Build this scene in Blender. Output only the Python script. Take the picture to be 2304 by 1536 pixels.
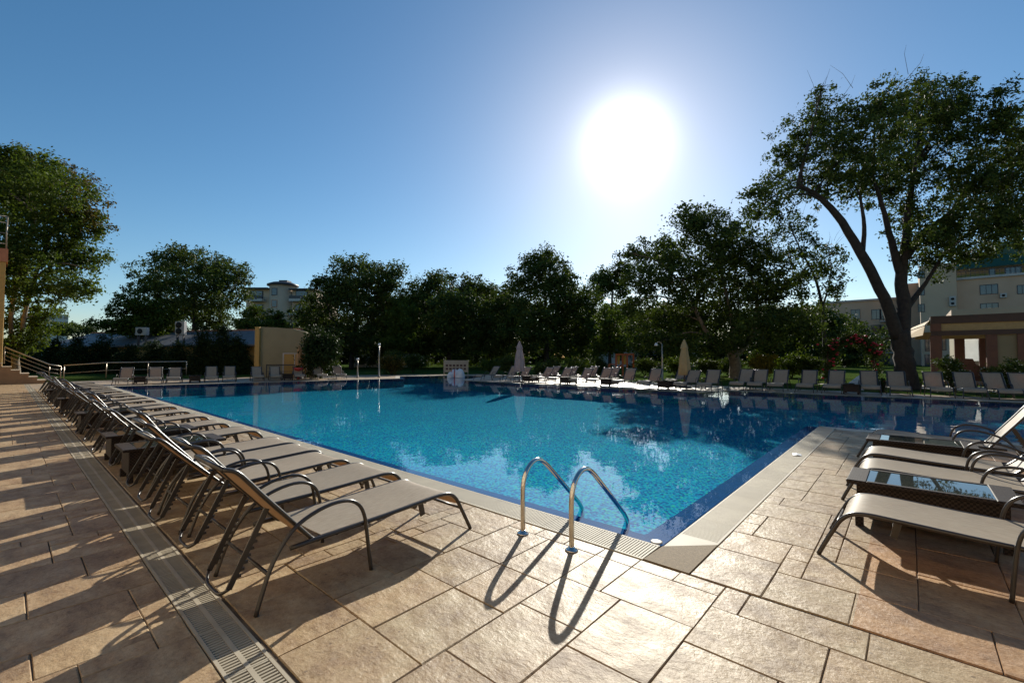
import bpy, math, random
import numpy as np
from mathutils import Vector, Matrix
from mathutils.geometry import tessellate_polygon

for o in list(bpy.data.objects):
    bpy.data.objects.remove(o)
S = bpy.context.scene
C = S.collection
R = math.radians
rnd = random.Random(7)

# ------------------------------------------------------------------ camera
F, CX, CY, EYE = 1009.0, 1152.0, 768.0, 1.55
PITCH, YAW = R(1.93), R(41.5)
cam_d = bpy.data.cameras.new('camera')
cam = bpy.data.objects.new('camera', cam_d); C.objects.link(cam)
cam.location = (0, 0, EYE)
cam.rotation_euler = (R(90) + PITCH, 0, YAW - R(90))
cam_d.sensor_fit = 'HORIZONTAL'; cam_d.sensor_width = 36
cam_d.lens = F / 2304 * 36
cam_d.clip_start = 0.05; cam_d.clip_end = 3000
S.camera = cam

# ------------------------------------------------------------------ sky, sun, exposure
SUN_AZ, SUN_EL = R(26.94), R(25.1)          # azimuth from +X, counter-clockwise
SUN_DIR = Vector((math.cos(SUN_EL)*math.cos(SUN_AZ), math.cos(SUN_EL)*math.sin(SUN_AZ), math.sin(SUN_EL)))
W = bpy.data.worlds.new('World'); S.world = W; W.use_nodes = True
nt = W.node_tree; nt.nodes.clear()
wo = nt.nodes.new('ShaderNodeOutputWorld'); bg = nt.nodes.new('ShaderNodeBackground')
sky = nt.nodes.new('ShaderNodeTexSky'); sky.sky_type = 'NISHITA'; sky.sun_disc = False
sky.sun_elevation = SUN_EL; sky.sun_rotation = R(90) - SUN_AZ
sky.air_density = 1.0; sky.dust_density = 0.33; sky.ozone_density = 3.0; sky.altitude = 50
bg.inputs[1].default_value = 0.084
hs = nt.nodes.new('ShaderNodeHueSaturation'); hs.inputs['Saturation'].default_value = 1.2; hs.inputs['Hue'].default_value = 0.493
nt.links.new(sky.outputs[0], hs.inputs['Color']); nt.links.new(hs.outputs[0], bg.inputs[0]); 
tcw = nt.nodes.new('ShaderNodeTexCoord'); dt = nt.nodes.new('ShaderNodeVectorMath'); dt.operation = 'DOT_PRODUCT'; dt.inputs[1].default_value = SUN_DIR
pw = nt.nodes.new('ShaderNodeMath'); pw.operation = 'POWER'; mxx = nt.nodes.new('ShaderNodeMath'); mxx.operation = 'MAXIMUM'; mxx.inputs[1].default_value = 0.0
bg2 = nt.nodes.new('ShaderNodeBackground'); bg2.inputs[0].default_value = (1, 0.97, 0.9, 1); mu = nt.nodes.new('ShaderNodeMath'); mu.operation = 'MULTIPLY'; mu.inputs[1].default_value = 0.95
pw.inputs[1].default_value = 420.0; ads = nt.nodes.new('ShaderNodeAddShader')      # circumsolar aureole of the hazy morning air
nt.links.new(tcw.outputs['Generated'], dt.inputs[0]); nt.links.new(dt.outputs['Value'], mxx.inputs[0]); nt.links.new(mxx.outputs[0], pw.inputs[0]); nt.links.new(pw.outputs[0], mu.inputs[0])
nt.links.new(mu.outputs[0], bg2.inputs[1]); nt.links.new(bg.outputs[0], ads.inputs[0]); nt.links.new(bg2.outputs[0], ads.inputs[1]); nt.links.new(ads.outputs[0], wo.inputs[0])

sun_d = bpy.data.lights.new('sun', 'SUN'); sun_d.energy = 5.0; sun_d.angle = R(0.53); sun_d.color = (1, 0.95, 0.84)
sun = bpy.data.objects.new('sun', sun_d); C.objects.link(sun)
sun.rotation_euler = SUN_DIR.to_track_quat('Z', 'Y').to_euler(); sun.location = SUN_DIR * 50
S.view_settings.view_transform = 'Standard'; S.view_settings.look = 'None'
S.view_settings.gamma = 1.0; S.view_settings.use_curve_mapping = False
S.view_settings.exposure = 0.42
S.render.engine = 'CYCLES'
S.cycles.transparent_max_bounces = 16; S.cycles.max_bounces = 8
S.cycles.caustics_reflective = False; S.cycles.caustics_refractive = False
S.cycles.sample_clamp_indirect = 6.0

# ------------------------------------------------------------------ pixel helpers (direction only; distance given)
def ray(px, py):
    x = (px-CX)/F; y = -(py-CY)/F
    fw = math.cos(PITCH)-y*math.sin(PITCH); up = math.sin(PITCH)+y*math.cos(PITCH)
    c, s = math.cos(YAW), math.sin(YAW)
    return Vector((fw*c+x*s, fw*s-x*c, up))
def at(px, py, depth):
    d = ray(px, py); fw = d.x*math.cos(YAW)+d.y*math.sin(YAW)
    return Vector((0, 0, EYE)) + d*(depth/fw)
def on_x(px, py, X):
    d = ray(px, py); return Vector((0, 0, EYE)) + d*(X/d.x)
def on_y(px, py, Y):
    d = ray(px, py); return Vector((0, 0, EYE)) + d*(Y/d.y)
def on_line(px, p, q):                        # ground point on line p-q seen in column px
    d = ray(px, 802); ex, ey = q[0]-p[0], q[1]-p[1]
    den = d.x*ey-d.y*ex; t = (p[0]*ey-p[1]*ex)/den
    return Vector((d.x*t, d.y*t, 0))

# ------------------------------------------------------------------ materials
def new_mat(name):
    m = bpy.data.materials.new(name); m.use_nodes = True
    n = m.node_tree; n.nodes.clear()
    out = n.nodes.new('ShaderNodeOutputMaterial')
    return m, n, out
def lk(n, a, b): n.links.new(a, b)
def principled(n, out, rough=0.5, metal=0.0, spec=0.5):
    p = n.nodes.new('ShaderNodeBsdfPrincipled')
    p.inputs['Roughness'].default_value = rough; p.inputs['Metallic'].default_value = metal
    p.inputs['Specular IOR Level'].default_value = spec
    lk(n, p.outputs[0], out.inputs[0]); return p
def noise(n, vec, scale, detail=4, rough=0.55):
    t = n.nodes.new('ShaderNodeTexNoise'); t.inputs['Scale'].default_value = scale
    t.inputs['Detail'].default_value = detail; t.inputs['Roughness'].default_value = rough
    if vec is not None: lk(n, vec, t.inputs['Vector'])
    return t
def ramp(n, fac, stops):
    r = n.nodes.new('ShaderNodeValToRGB'); e = r.color_ramp.elements
    while len(e) < len(stops): e.new(0.5)
    for i, (p, c) in enumerate(stops): e[i].position = p; e[i].color = (*c, 1)
    lk(n, fac, r.inputs[0]); return r
def mixc(n, fac, a, b, mode='MIX'):
    m = n.nodes.new('ShaderNodeMix'); m.data_type = 'RGBA'; m.blend_type = mode
    for s, v in ((0, fac), (6, a), (7, b)):
        if hasattr(v, 'is_linked'): lk(n, v, m.inputs[s])
        elif s == 0: m.inputs[0].default_value = v
        else: m.inputs[s].default_value = (*v, 1)
    return m.outputs[2]
def bump(n, h, strength, dist, p):
    b = n.nodes.new('ShaderNodeBump'); b.inputs['Strength'].default_value = strength; b.inputs['Distance'].default_value = dist
    lk(n, h, b.inputs['Height']); lk(n, b.outputs[0], p.inputs['Normal']); return b
def math_(n, op, a, b=None):
    m = n.nodes.new('ShaderNodeMath'); m.operation = op
    for i, v in enumerate((a, b)):
        if v is None: continue
        if hasattr(v, 'is_linked'): lk(n, v, m.inputs[i])
        else: m.inputs[i].default_value = v
    return m.outputs[0]
def pos(n): return n.nodes.new('ShaderNodeNewGeometry').outputs['Position']

def simple(name, c1, c2=None, scale=6.0, rough=0.5, metal=0.0, spec=0.5, bmp=0.0, bscale=None, obj=False):
    m, n, out = new_mat(name); p = principled(n, out, rough, metal, spec)
    v = n.nodes.new('ShaderNodeTexCoord').outputs['Object'] if obj else pos(n)
    t = noise(n, v, scale)
    c2 = c2 or tuple(x*0.75 for x in c1)
    r = ramp(n, t.outputs[0], [(0.3, c2), (0.7, c1)])
    lk(n, r.outputs[0], p.inputs['Base Color'])
    if bmp:
        t2 = noise(n, v, bscale or scale*4); bump(n, t2.outputs[0], bmp, 0.01, p)
    return m

M = {}
def slab_material():
    m, n, out = new_mat('stamped_slab'); p = principled(n, out, 0.4, 0, 0.28)
    P = pos(n); oi = n.nodes.new('ShaderNodeObjectInfo'); at_ = n.nodes.new('ShaderNodeAttribute'); at_.attribute_name = 'piece'
    rv = math_(n, 'FRACT', math_(n, 'ADD', oi.outputs['Random'], at_.outputs['Fac']))
    off = n.nodes.new('ShaderNodeCombineXYZ'); lk(n, math_(n, 'MULTIPLY', rv, 37.0), off.inputs[2])
    va = n.nodes.new('ShaderNodeVectorMath'); lk(n, P, va.inputs[0]); lk(n, off.outputs[0], va.inputs[1])
    V = va.outputs[0]
    sc = n.nodes.new('ShaderNodeVectorMath'); sc.operation = 'MULTIPLY'; sc.inputs[1].default_value = (1.5, 1.0, 1); lk(n, V, sc.inputs[0])
    big = noise(n, sc.outputs[0], 3.2, 8, 0.66)
    base = ramp(n, big.outputs[0], [(0.36, (0.2, 0.13, 0.07)), (0.46, (0.34, 0.25, 0.145)), (0.56, (0.44, 0.35, 0.22)), (0.67, (0.54, 0.46, 0.32))])
    tone = ramp(n, rv, [(0.0, (0.78, 0.67, 0.55)), (0.35, (0.9, 0.83, 0.73)), (0.7, (0.96, 0.91, 0.81)), (1.0, (1.06, 0.93, 0.78))])
    c = mixc(n, 1.0, base.outputs[0], tone.outputs[0], 'MULTIPLY')
    # the redder pour: right of the control joint, towards the wall side; the strip beyond the drain is pinker
    sx = n.nodes.new('ShaderNodeSeparateXYZ'); lk(n, P, sx.inputs[0])
    red = math_(n, 'MULTIPLY', math_(n, 'GREATER_THAN', sx.outputs[0], 3.25), math_(n, 'LESS_THAN', sx.outputs[1], 0.28))
    c = mixc(n, math_(n, 'MULTIPLY', red, 0.75), c, mixc(n, 1.0, c, (1.12, 0.74, 0.5), 'MULTIPLY'))
    pk = math_(n, 'LESS_THAN', sx.outputs[0], 0.72)
    c = mixc(n, math_(n, 'MULTIPLY', pk, 0.6), c, mixc(n, 1.0, c, (1.02, 0.88, 0.8), 'MULTIPLY'))
    sn = noise(n, P, 1.1, 7, 0.62)
    c = mixc(n, ramp(n, sn.outputs[0], [(0.5, (0, 0, 0)), (0.68, (0.55, 0.55, 0.55))]).outputs[0], c, mixc(n, 1.0, c, (0.82, 0.62, 0.45), 'MULTIPLY'))
    sn2 = noise(n, V, 1.7, 5, 0.6)
    c = mixc(n, ramp(n, sn2.outputs[0], [(0.55, (0, 0, 0)), (0.7, (0.5, 0.5, 0.5))]).outputs[0], c, mixc(n, 1.0, c, (1.2, 1.2, 1.15), 'MULTIPLY'))
    spk = noise(n, V, 38, 6, 0.75)
    c = mixc(n, 0.35, c, ramp(n, spk.outputs[0], [(0.33, (0.12, 0.075, 0.045)), (0.5, (0.42, 0.31, 0.2)), (0.75, (0.55, 0.45, 0.33))]).outputs[0])
    pit = n.nodes.new('ShaderNodeTexVoronoi'); pit.inputs['Scale'].default_value = 9; lk(n, V, pit.inputs['Vector'])
    c = mixc(n, math_(n, 'MULTIPLY', math_(n, 'LESS_THAN', pit.outputs['Distance'], 0.075), 0.55), c, (0.09, 0.06, 0.04))
    lk(n, c, p.inputs['Base Color'])
    # slate relief
    st = n.nodes.new('ShaderNodeVectorMath'); st.operation = 'MULTIPLY'; st.inputs[1].default_value = (1.5, 1.0, 1); lk(n, V, st.inputs[0])
    r1 = noise(n, st.outputs[0], 4.2, 9, 0.64); r2 = noise(n, V, 45, 4, 0.6)
    rr = math_(n, 'ADD', r1.outputs[0], math_(n, 'MULTIPLY', r2.outputs[0], 0.12))
    bump(n, rr, 0.8, 0.024, p)
    ro = ramp(n, big.outputs[0], [(0.35, (0.55,)*3), (0.7, (0.4,)*3)]); lk(n, ro.outputs[0], p.inputs['Roughness'])
    return m
M['slab'] = slab_material()
M['grout'] = simple('grout', (0.2, 0.14, 0.085), (0.06, 0.04, 0.025), 5, 0.85, bmp=0.4)
def deck_far():
    m, n, out = new_mat('stamped_concrete'); p = principled(n, out, 0.45)
    P = pos(n); b = n.nodes.new('ShaderNodeTexBrick'); b.inputs['Scale'].default_value = 1.0
    b.inputs['Brick Width'].default_value = 0.61; b.inputs['Row Height'].default_value = 0.457; b.inputs['Mortar Size'].default_value = 0.008
    b.inputs['Color1'].default_value = (0.42, 0.31, 0.2, 1); b.inputs['Color2'].default_value = (0.34, 0.25, 0.16, 1); b.inputs['Mortar'].default_value = (0.13, 0.085, 0.05, 1)
    lk(n, P, b.inputs['Vector']); t = noise(n, P, 3, 6)
    c = mixc(n, 0.5, b.outputs[0], ramp(n, t.outputs[0], [(0.3, (0.26, 0.18, 0.11)), (0.7, (0.48, 0.37, 0.25))]).outputs[0])
    lk(n, c, p.inputs['Base Color']); bump(n, noise(n, P, 6, 6).outputs[0], 0.4, 0.02, p); return m
M['deck'] = deck_far()
def ground_mat():
    m, n, out = new_mat('lawn_ground'); p = principled(n, out, 1.0, 0, 0.0)
    P = pos(n); a = noise(n, P, 0.4, 6); b = noise(n, P, 12, 4)
    c = ramp(n, a.outputs[0], [(0.35, (0.035, 0.06, 0.015)), (0.55, (0.06, 0.095, 0.022)), (0.75, (0.12, 0.1, 0.05))])
    c2 = mixc(n, 0.5, c.outputs[0], ramp(n, b.outputs[0], [(0.3, (0.02, 0.035, 0.01)), (0.7, (0.09, 0.13, 0.03))]).outputs[0])
    lk(n, c2, p.inputs['Base Color']); bump(n, b.outputs[0], 0.8, 0.05, p); return m
M['lawn'] = ground_mat()
M['path'] = simple('path_paving', (0.42, 0.36, 0.29), (0.3, 0.26, 0.2), 3, 0.7)
def mosaic(name, cols, size=0.034, rough=0.9):
    m, n, out = new_mat(name); p = principled(n, out, rough, 0, 0.08)
    P = pos(n); s = n.nodes.new('ShaderNodeVectorMath'); s.operation = 'SCALE'; s.inputs['Scale'].default_value = 1/size; lk(n, P, s.inputs[0])
    ad = n.nodes.new('ShaderNodeVectorMath'); ad.inputs[1].default_value = (0.013, 0.017, 0.29); lk(n, s.outputs[0], ad.inputs[0])
    fl = n.nodes.new('ShaderNodeVectorMath'); fl.operation = 'FLOOR'; lk(n, ad.outputs[0], fl.inputs[0])
    w = n.nodes.new('ShaderNodeTexWhiteNoise'); w.noise_dimensions = '3D'; lk(n, fl.outputs[0], w.inputs['Vector'])
    r = ramp(n, w.outputs[0], cols); r.color_ramp.interpolation = 'CONSTANT'
    fr = n.nodes.new('ShaderNodeVectorMath'); fr.operation = 'FRACTION'; lk(n, ad.outputs[0], fr.inputs[0])
    sp = n.nodes.new('ShaderNodeSeparateXYZ'); lk(n, fr.outputs[0], sp.inputs[0])
    g = math_(n, 'MAXIMUM', math_(n, 'LESS_THAN', sp.outputs[0], 0.08), math_(n, 'LESS_THAN', sp.outputs[1], 0.08))
    big = noise(n, P, 0.5, 3)
    c = mixc(n, math_(n, 'MULTIPLY', g, 0.35), r.outputs[0], (0.03, 0.22, 0.3))
    c = mixc(n, 0.35, c, mixc(n, 1.0, c, ramp(n, big.outputs[0], [(0.3, (0.6, 0.75, 0.8)), (0.7, (1.2, 1.15, 1.1))]).outputs[0], 'MULTIPLY'))
    lk(n, c, p.inputs['Base Color']); return m
M['tile'] = mosaic('turquoise_mosaic', [(0, (0.0, 0.25, 0.42)), (0.22, (0.0, 0.4, 0.51)), (0.42, (0.0, 0.11, 0.32)), (0.6, (0.004, 0.52, 0.55)), (0.78, (0.0, 0.33, 0.57)), (0.92, (0.06, 0.6, 0.36))])
M['tile_blue'] = mosaic('dark_blue_mosaic', [(0, (0.012, 0.055, 0.2)), (0.4, (0.014, 0.062, 0.225)), (0.75, (0.011, 0.048, 0.18))])
def water_mat():
    m, n, out = new_mat('pool_water')
    tr = n.nodes.new('ShaderNodeBsdfTransparent'); tr.inputs[0].default_value = (0.55, 0.86, 0.95, 1)
    gl = n.nodes.new('ShaderNodeBsdfGlossy'); gl.inputs['Roughness'].default_value = 0.015; gl.inputs[0].default_value = (1, 1, 1, 1)
    fr = n.nodes.new('ShaderNodeFresnel'); fr.inputs[0].default_value = 1.333
    P = pos(n); a = noise(n, P, 1.1, 2); b = noise(n, P, 5.5, 3)
    h = math_(n, 'ADD', a.outputs[0], math_(n, 'MULTIPLY', b.outputs[0], 0.12))
    bp = n.nodes.new('ShaderNodeBump'); bp.inputs['Strength'].default_value = 0.13; bp.inputs['Distance'].default_value = 0.035
    ge = n.nodes.new('ShaderNodeNewGeometry'); mi = n.nodes.new('ShaderNodeMix'); lk(n, ge.outputs['Backfacing'], mi.inputs[0]); mi.inputs[2].default_value = 1.333; mi.inputs[3].default_value = 1/1.333
    lk(n, mi.outputs[0], fr.inputs[0])      # same air-water reflectance from either side of the sheet
    lk(n, h, bp.inputs['Height']); lk(n, bp.outputs[0], gl.inputs['Normal']); lk(n, bp.outputs[0], fr.inputs['Normal'])
    mx = n.nodes.new('ShaderNodeMixShader'); lk(n, fr.outputs[0], mx.inputs[0]); lk(n, tr.outputs[0], mx.inputs[1]); lk(n, gl.outputs[0], mx.inputs[2])
    lk(n, mx.outputs[0], out.inputs[0]); return m
M['water'] = water_mat()
M['coping'] = simple('pale_coping', (0.52, 0.46, 0.36), (0.4, 0.35, 0.27), 5, 0.5, bmp=0.2)
M['grating'] = simple('overflow_grating_plastic', (0.56, 0.51, 0.4), (0.46, 0.41, 0.32), 2.5, 0.65, spec=0.25)
def vary(m):
    n = m.node_tree; p = [x for x in n.nodes if x.type == 'BSDF_PRINCIPLED'][0]; src = p.inputs['Base Color'].links[0].from_socket
    oi = n.nodes.new('ShaderNodeObjectInfo'); c = mixc(n, 1.0, src, ramp(n, oi.outputs['Random'], [(0, (.96, .955, .95)), (1, (1.04, 1.03, 1.02))]).outputs[0], 'MULTIPLY'); lk(n, c, p.inputs['Base Color'])
vary(M['grating'])
M['cornerplate'] = simple('tan_corner_plate', (0.24, 0.17, 0.09), (0.17, 0.12, 0.065), 40, 0.8, bmp=0.5)
M['drain'] = simple('drain_plastic', (0.47, 0.41, 0.31), (0.36, 0.31, 0.23), 4, 0.6, spec=0.25)
M['dark'] = simple('dark_channel', (0.02, 0.018, 0.015), None, 5, 0.9)
def steel():
    m, n, out = new_mat('polished_steel'); p = principled(n, out, 0.12, 1.0); p.inputs['Base Color'].default_value = (0.72, 0.68, 0.62, 1)
    t = noise(n, pos(n), 30, 3); r = ramp(n, t.outputs[0], [(0.3, (0.08,)*3), (0.7, (0.2,)*3)]); lk(n, r.outputs[0], p.inputs['Roughness']); return m
M['steel'] = steel()
M['frame'] = simple('bronze_powder_coat', (0.045, 0.034, 0.026), (0.03, 0.022, 0.017), 8, 0.32, spec=0.6)
def sling():
    m, n, out = new_mat('sling_mesh')
    tc = n.nodes.new('ShaderNodeTexCoord'); v = tc.outputs['Object']
    mp = n.nodes.new('ShaderNodeVectorMath'); mp.operation = 'MULTIPLY'; mp.inputs[1].default_value = (14, 160, 14); lk(n, v, mp.inputs[0])
    st = noise(n, mp.outputs[0], 1.0, 3); bl = noise(n, v, 3.0, 4)
    c = ramp(n, st.outputs[0], [(0.32, (0.29, 0.235, 0.17)), (0.5, (0.41, 0.345, 0.255)), (0.68, (0.52, 0.45, 0.345))])
    c2 = mixc(n, 0.25, c.outputs[0], ramp(n, bl.outputs[0], [(0.3, (0.3, 0.25, 0.18)), (0.7, (0.48, 0.41, 0.31))]).outputs[0])
    oi = n.nodes.new('ShaderNodeObjectInfo')
    c2 = mixc(n, 1.0, c2, ramp(n, oi.outputs['Random'], [(0, (0.9, 0.9, 0.9)), (1, (1.08, 1.06, 1.04))]).outputs[0], 'MULTIPLY')
    p = n.nodes.new('ShaderNodeBsdfPrincipled'); p.inputs['Roughness'].default_value = 0.55; p.inputs['Specular IOR Level'].default_value = 0.35
    lk(n, c2, p.inputs['Base Color'])
    tl = n.nodes.new('ShaderNodeBsdfTranslucent'); tl.inputs[0].default_value = (0.55, 0.29, 0.08, 1)
    mx = n.nodes.new('ShaderNodeMixShader'); mx.inputs[0].default_value = 0.28
    lk(n, p.outputs[0], mx.inputs[1]); lk(n, tl.outputs[0], mx.inputs[2]); lk(n, mx.outputs[0], out.inputs[0]); return m
M['sling'] = sling()
def wicker():
    m, n, out = new_mat('dark_wicker'); p = principled(n, out, 0.6, 0, 0.25)
    tc = n.nodes.new('ShaderNodeTexCoord'); s = n.nodes.new('ShaderNodeVectorMath'); s.operation = 'SCALE'; s.inputs['Scale'].default_value = 55; lk(n, tc.outputs['Object'], s.inputs[0])
    ck = n.nodes.new('ShaderNodeTexChecker'); ck.inputs['Scale'].default_value = 1; lk(n, s.outputs[0], ck.inputs[0])
    ck.inputs[1].default_value = (0.045, 0.03, 0.024, 1); ck.inputs[2].default_value = (0.012, 0.008, 0.006, 1)
    lk(n, ck.outputs[0], p.inputs['Base Color']); bump(n, ck.outputs[1], 0.6, 0.006, p); return m
M['wicker'] = wicker()
def glass():
    m, n, out = new_mat('table_glass'); p = principled(n, out, 0.02, 0, 0.9); t = noise(n, pos(n), 12, 3)
    lk(n, ramp(n, t.outputs[0], [(0.3, (0.03, 0.035, 0.03)), (0.7, (0.05, 0.055, 0.045))]).outputs[0], p.inputs['Base Color'])
    return m
M['glass'] = glass()
def pane():
    m, n, out = new_mat('window_glass'); p = principled(n, out, 0.06, 0, 0.8); t = noise(n, pos(n), 0.5, 3)
    lk(n, ramp(n, t.outputs[0], [(0.35, (0.02, 0.025, 0.03)), (0.65, (0.07, 0.085, 0.1))]).outputs[0], p.inputs['Base Color'])
    return m
M['pane'] = pane()
M['canvas'] = simple('cream_canvas', (0.45, 0.32, 0.15), (0.37, 0.26, 0.12), 5, 0.8)
def blind():
    m, n, out = new_mat('white_blind'); tl = n.nodes.new('ShaderNodeBsdfTranslucent'); df = n.nodes.new('ShaderNodeBsdfDiffuse')
    c = ramp(n, noise(n, pos(n), 3, 3).outputs[0], [(.3, (.72, .73, .72)), (.7, (.8, .81, .8))]); lk(n, c.outputs[0], tl.inputs[0]); lk(n, c.outputs[0], df.inputs[0])
    mx = n.nodes.new('ShaderNodeMixShader'); mx.inputs[0].default_value = .65; lk(n, df.outputs[0], mx.inputs[1]); lk(n, tl.outputs[0], mx.inputs[2]); lk(n, mx.outputs[0], out.inputs[0]); return m
M['blind'] = blind()
M['canvas_pink'] = simple('faded_pink_canvas', (0.42, 0.31, 0.29), (0.33, 0.24, 0.23), 5, 0.8)
M['canvas_orange'] = simple('ochre_canvas', (0.45, 0.25, 0.11), (0.36, 0.2, 0.09), 5, 0.8)
M['stucco'] = simple('cream_stucco', (0.3, 0.25, 0.15), (0.22, 0.185, 0.11), 0.6, 0.85, bmp=0.15, bscale=12)
M['cream_wall'] = simple('cream_bounce_wall', (0.56, 0.45, 0.31), (0.49, 0.39, 0.27), 0.4, 0.85)  # wall of the added, unseen wing that bounces warm light
M['ochre'] = simple('ochre_stucco', (0.45, 0.28, 0.09), (0.38, 0.23, 0.07), 0.7, 0.85, bmp=0.15, bscale=12)
M['beige_b'] = simple('beige_facade', (0.56, 0.41, 0.29), (0.48, 0.35, 0.245), 0.3, 0.85)
M['pink_b'] = simple('rosy_facade', (0.6, 0.4, 0.28), (0.52, 0.34, 0.235), 0.3, 0.85)
M['white_b'] = simple('white_facade', (0.62, 0.62, 0.62), (0.52, 0.52, 0.53), 0.3, 0.8)
M['trim'] = simple('pale_trim', (0.5, 0.47, 0.45), None, 1, 0.7)
M['roof_green'] = simple('green_metal_roof', (0.012, 0.07, 0.04), (0.01, 0.055, 0.03), 1, 0.5)
M['roof_grey'] = simple('grey_sheet_roof', (0.16, 0.16, 0.165), (0.11, 0.11, 0.115), 0.8, 0.6)
M['dark_metal'] = simple('dark_rail_metal', (0.05, 0.05, 0.06), None, 2, 0.5)
M['rail'] = simple('handrail_metal', (0.36, 0.31, 0.25), (0.28, 0.24, 0.19), 3, 0.35, metal=0.6)
M['terracotta'] = simple('terracotta_stone', (0.42, 0.17, 0.09), (0.33, 0.13, 0.07), 2, 0.8, bmp=0.2)
M['stone_step'] = simple('brown_step_stone', (0.32, 0.19, 0.1), (0.24, 0.14, 0.075), 2.5, 0.8, bmp=0.3)
M['tread'] = simple('pale_tread', (0.55, 0.45, 0.33), None, 3, 0.7)
M['wood'] = simple('red_brown_wood', (0.13, 0.042, 0.02), (0.08, 0.026, 0.014), 3, 0.5, bmp=0.1)
M['dark_wood'] = simple('dark_beam_wood', (0.045, 0.017, 0.011), (0.03, 0.012, 0.008), 3, 0.5)
M['white'] = simple('white_paint', (0.75, 0.75, 0.74), (0.62, 0.62, 0.62), 3, 0.5)
M['orange'] = simple('orange_paint', (0.55, 0.13, 0.03), (0.42, 0.1, 0.03), 3, 0.45)
M['yellow'] = simple('yellow_paint', (0.5, 0.32, 0.04), None, 3, 0.45)
M['red'] = simple('red_plastic', (0.5, 0.04, 0.03), (0.4, 0.03, 0.025), 3, 0.45)
M['board'] = simple('board_cream', (0.4, 0.33, 0.24), (0.33, 0.27, 0.2), 3, 0.7)
M['picto'] = simple('board_print', (0.1, 0.05, 0.04), None, 8, 0.7)
M['rose'] = simple('rose_petals', (0.42, 0.012, 0.03), (0.28, 0.008, 0.02), 9, 0.6)
M['flower'] = simple('white_petals', (0.75, 0.74, 0.62), (0.6, 0.6, 0.48), 9, 0.6)
M['bark'] = simple('dark_bark', (0.05, 0.036, 0.026), (0.022, 0.016, 0.012), 6, 0.9, bmp=0.9, bscale=14)
M['bark_pale'] = simple('pale_bark', (0.27, 0.21, 0.15), (0.14, 0.105, 0.075), 5, 0.9, bmp=0.8, bscale=14)
def leaf_mat(name, dark, light, trans, tf=0.3):
    m, n, out = new_mat(name); a = n.nodes.new('ShaderNodeAttribute'); a.attribute_name = 'tone'
    r = ramp(n, a.outputs['Fac'], [(0.0, dark), (1.0, light)])
    p = n.nodes.new('ShaderNodeBsdfPrincipled'); p.inputs['Roughness'].default_value = 0.65; p.inputs['Specular IOR Level'].default_value = 0.12
    lk(n, r.outputs[0], p.inputs['Base Color'])
    tl = n.nodes.new('ShaderNodeBsdfTranslucent'); lk(n, mixc(n, 1.0, r.outputs[0], trans, 'MULTIPLY'), tl.inputs[0])
    mx = n.nodes.new('ShaderNodeMixShader'); mx.inputs[0].default_value = tf
    lk(n, p.outputs[0], mx.inputs[1]); lk(n, tl.outputs[0], mx.inputs[2]); lk(n, mx.outputs[0], out.inputs[0]); return m
M['leaf'] = leaf_mat('oak_leaves', (0.028, 0.045, 0.012), (0.075, 0.105, 0.022), (1.5, 1.5, 0.7), 0.22)
M['leaf_bright'] = leaf_mat('bright_leaves', (0.035, 0.06, 0.011), (0.09, 0.125, 0.022), (1.5, 1.5, 0.6), 0.3)
M['leaf_rust'] = leaf_mat('rust_tinged_leaves', (0.045, 0.05, 0.013), (0.11, 0.085, 0.02), (1.5, 1.3, 0.6), 0.3)
M['leaf_dark'] = leaf_mat('conifer_needles', (0.012, 0.024, 0.008), (0.04, 0.06, 0.016), (1.2, 1.3, 0.6), 0.15)
M['leaf_gold'] = leaf_mat('golden_leaves', (0.08, 0.07, 0.01), (0.2, 0.15, 0.02), (1.4, 1.3, 0.5), 0.3)

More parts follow.
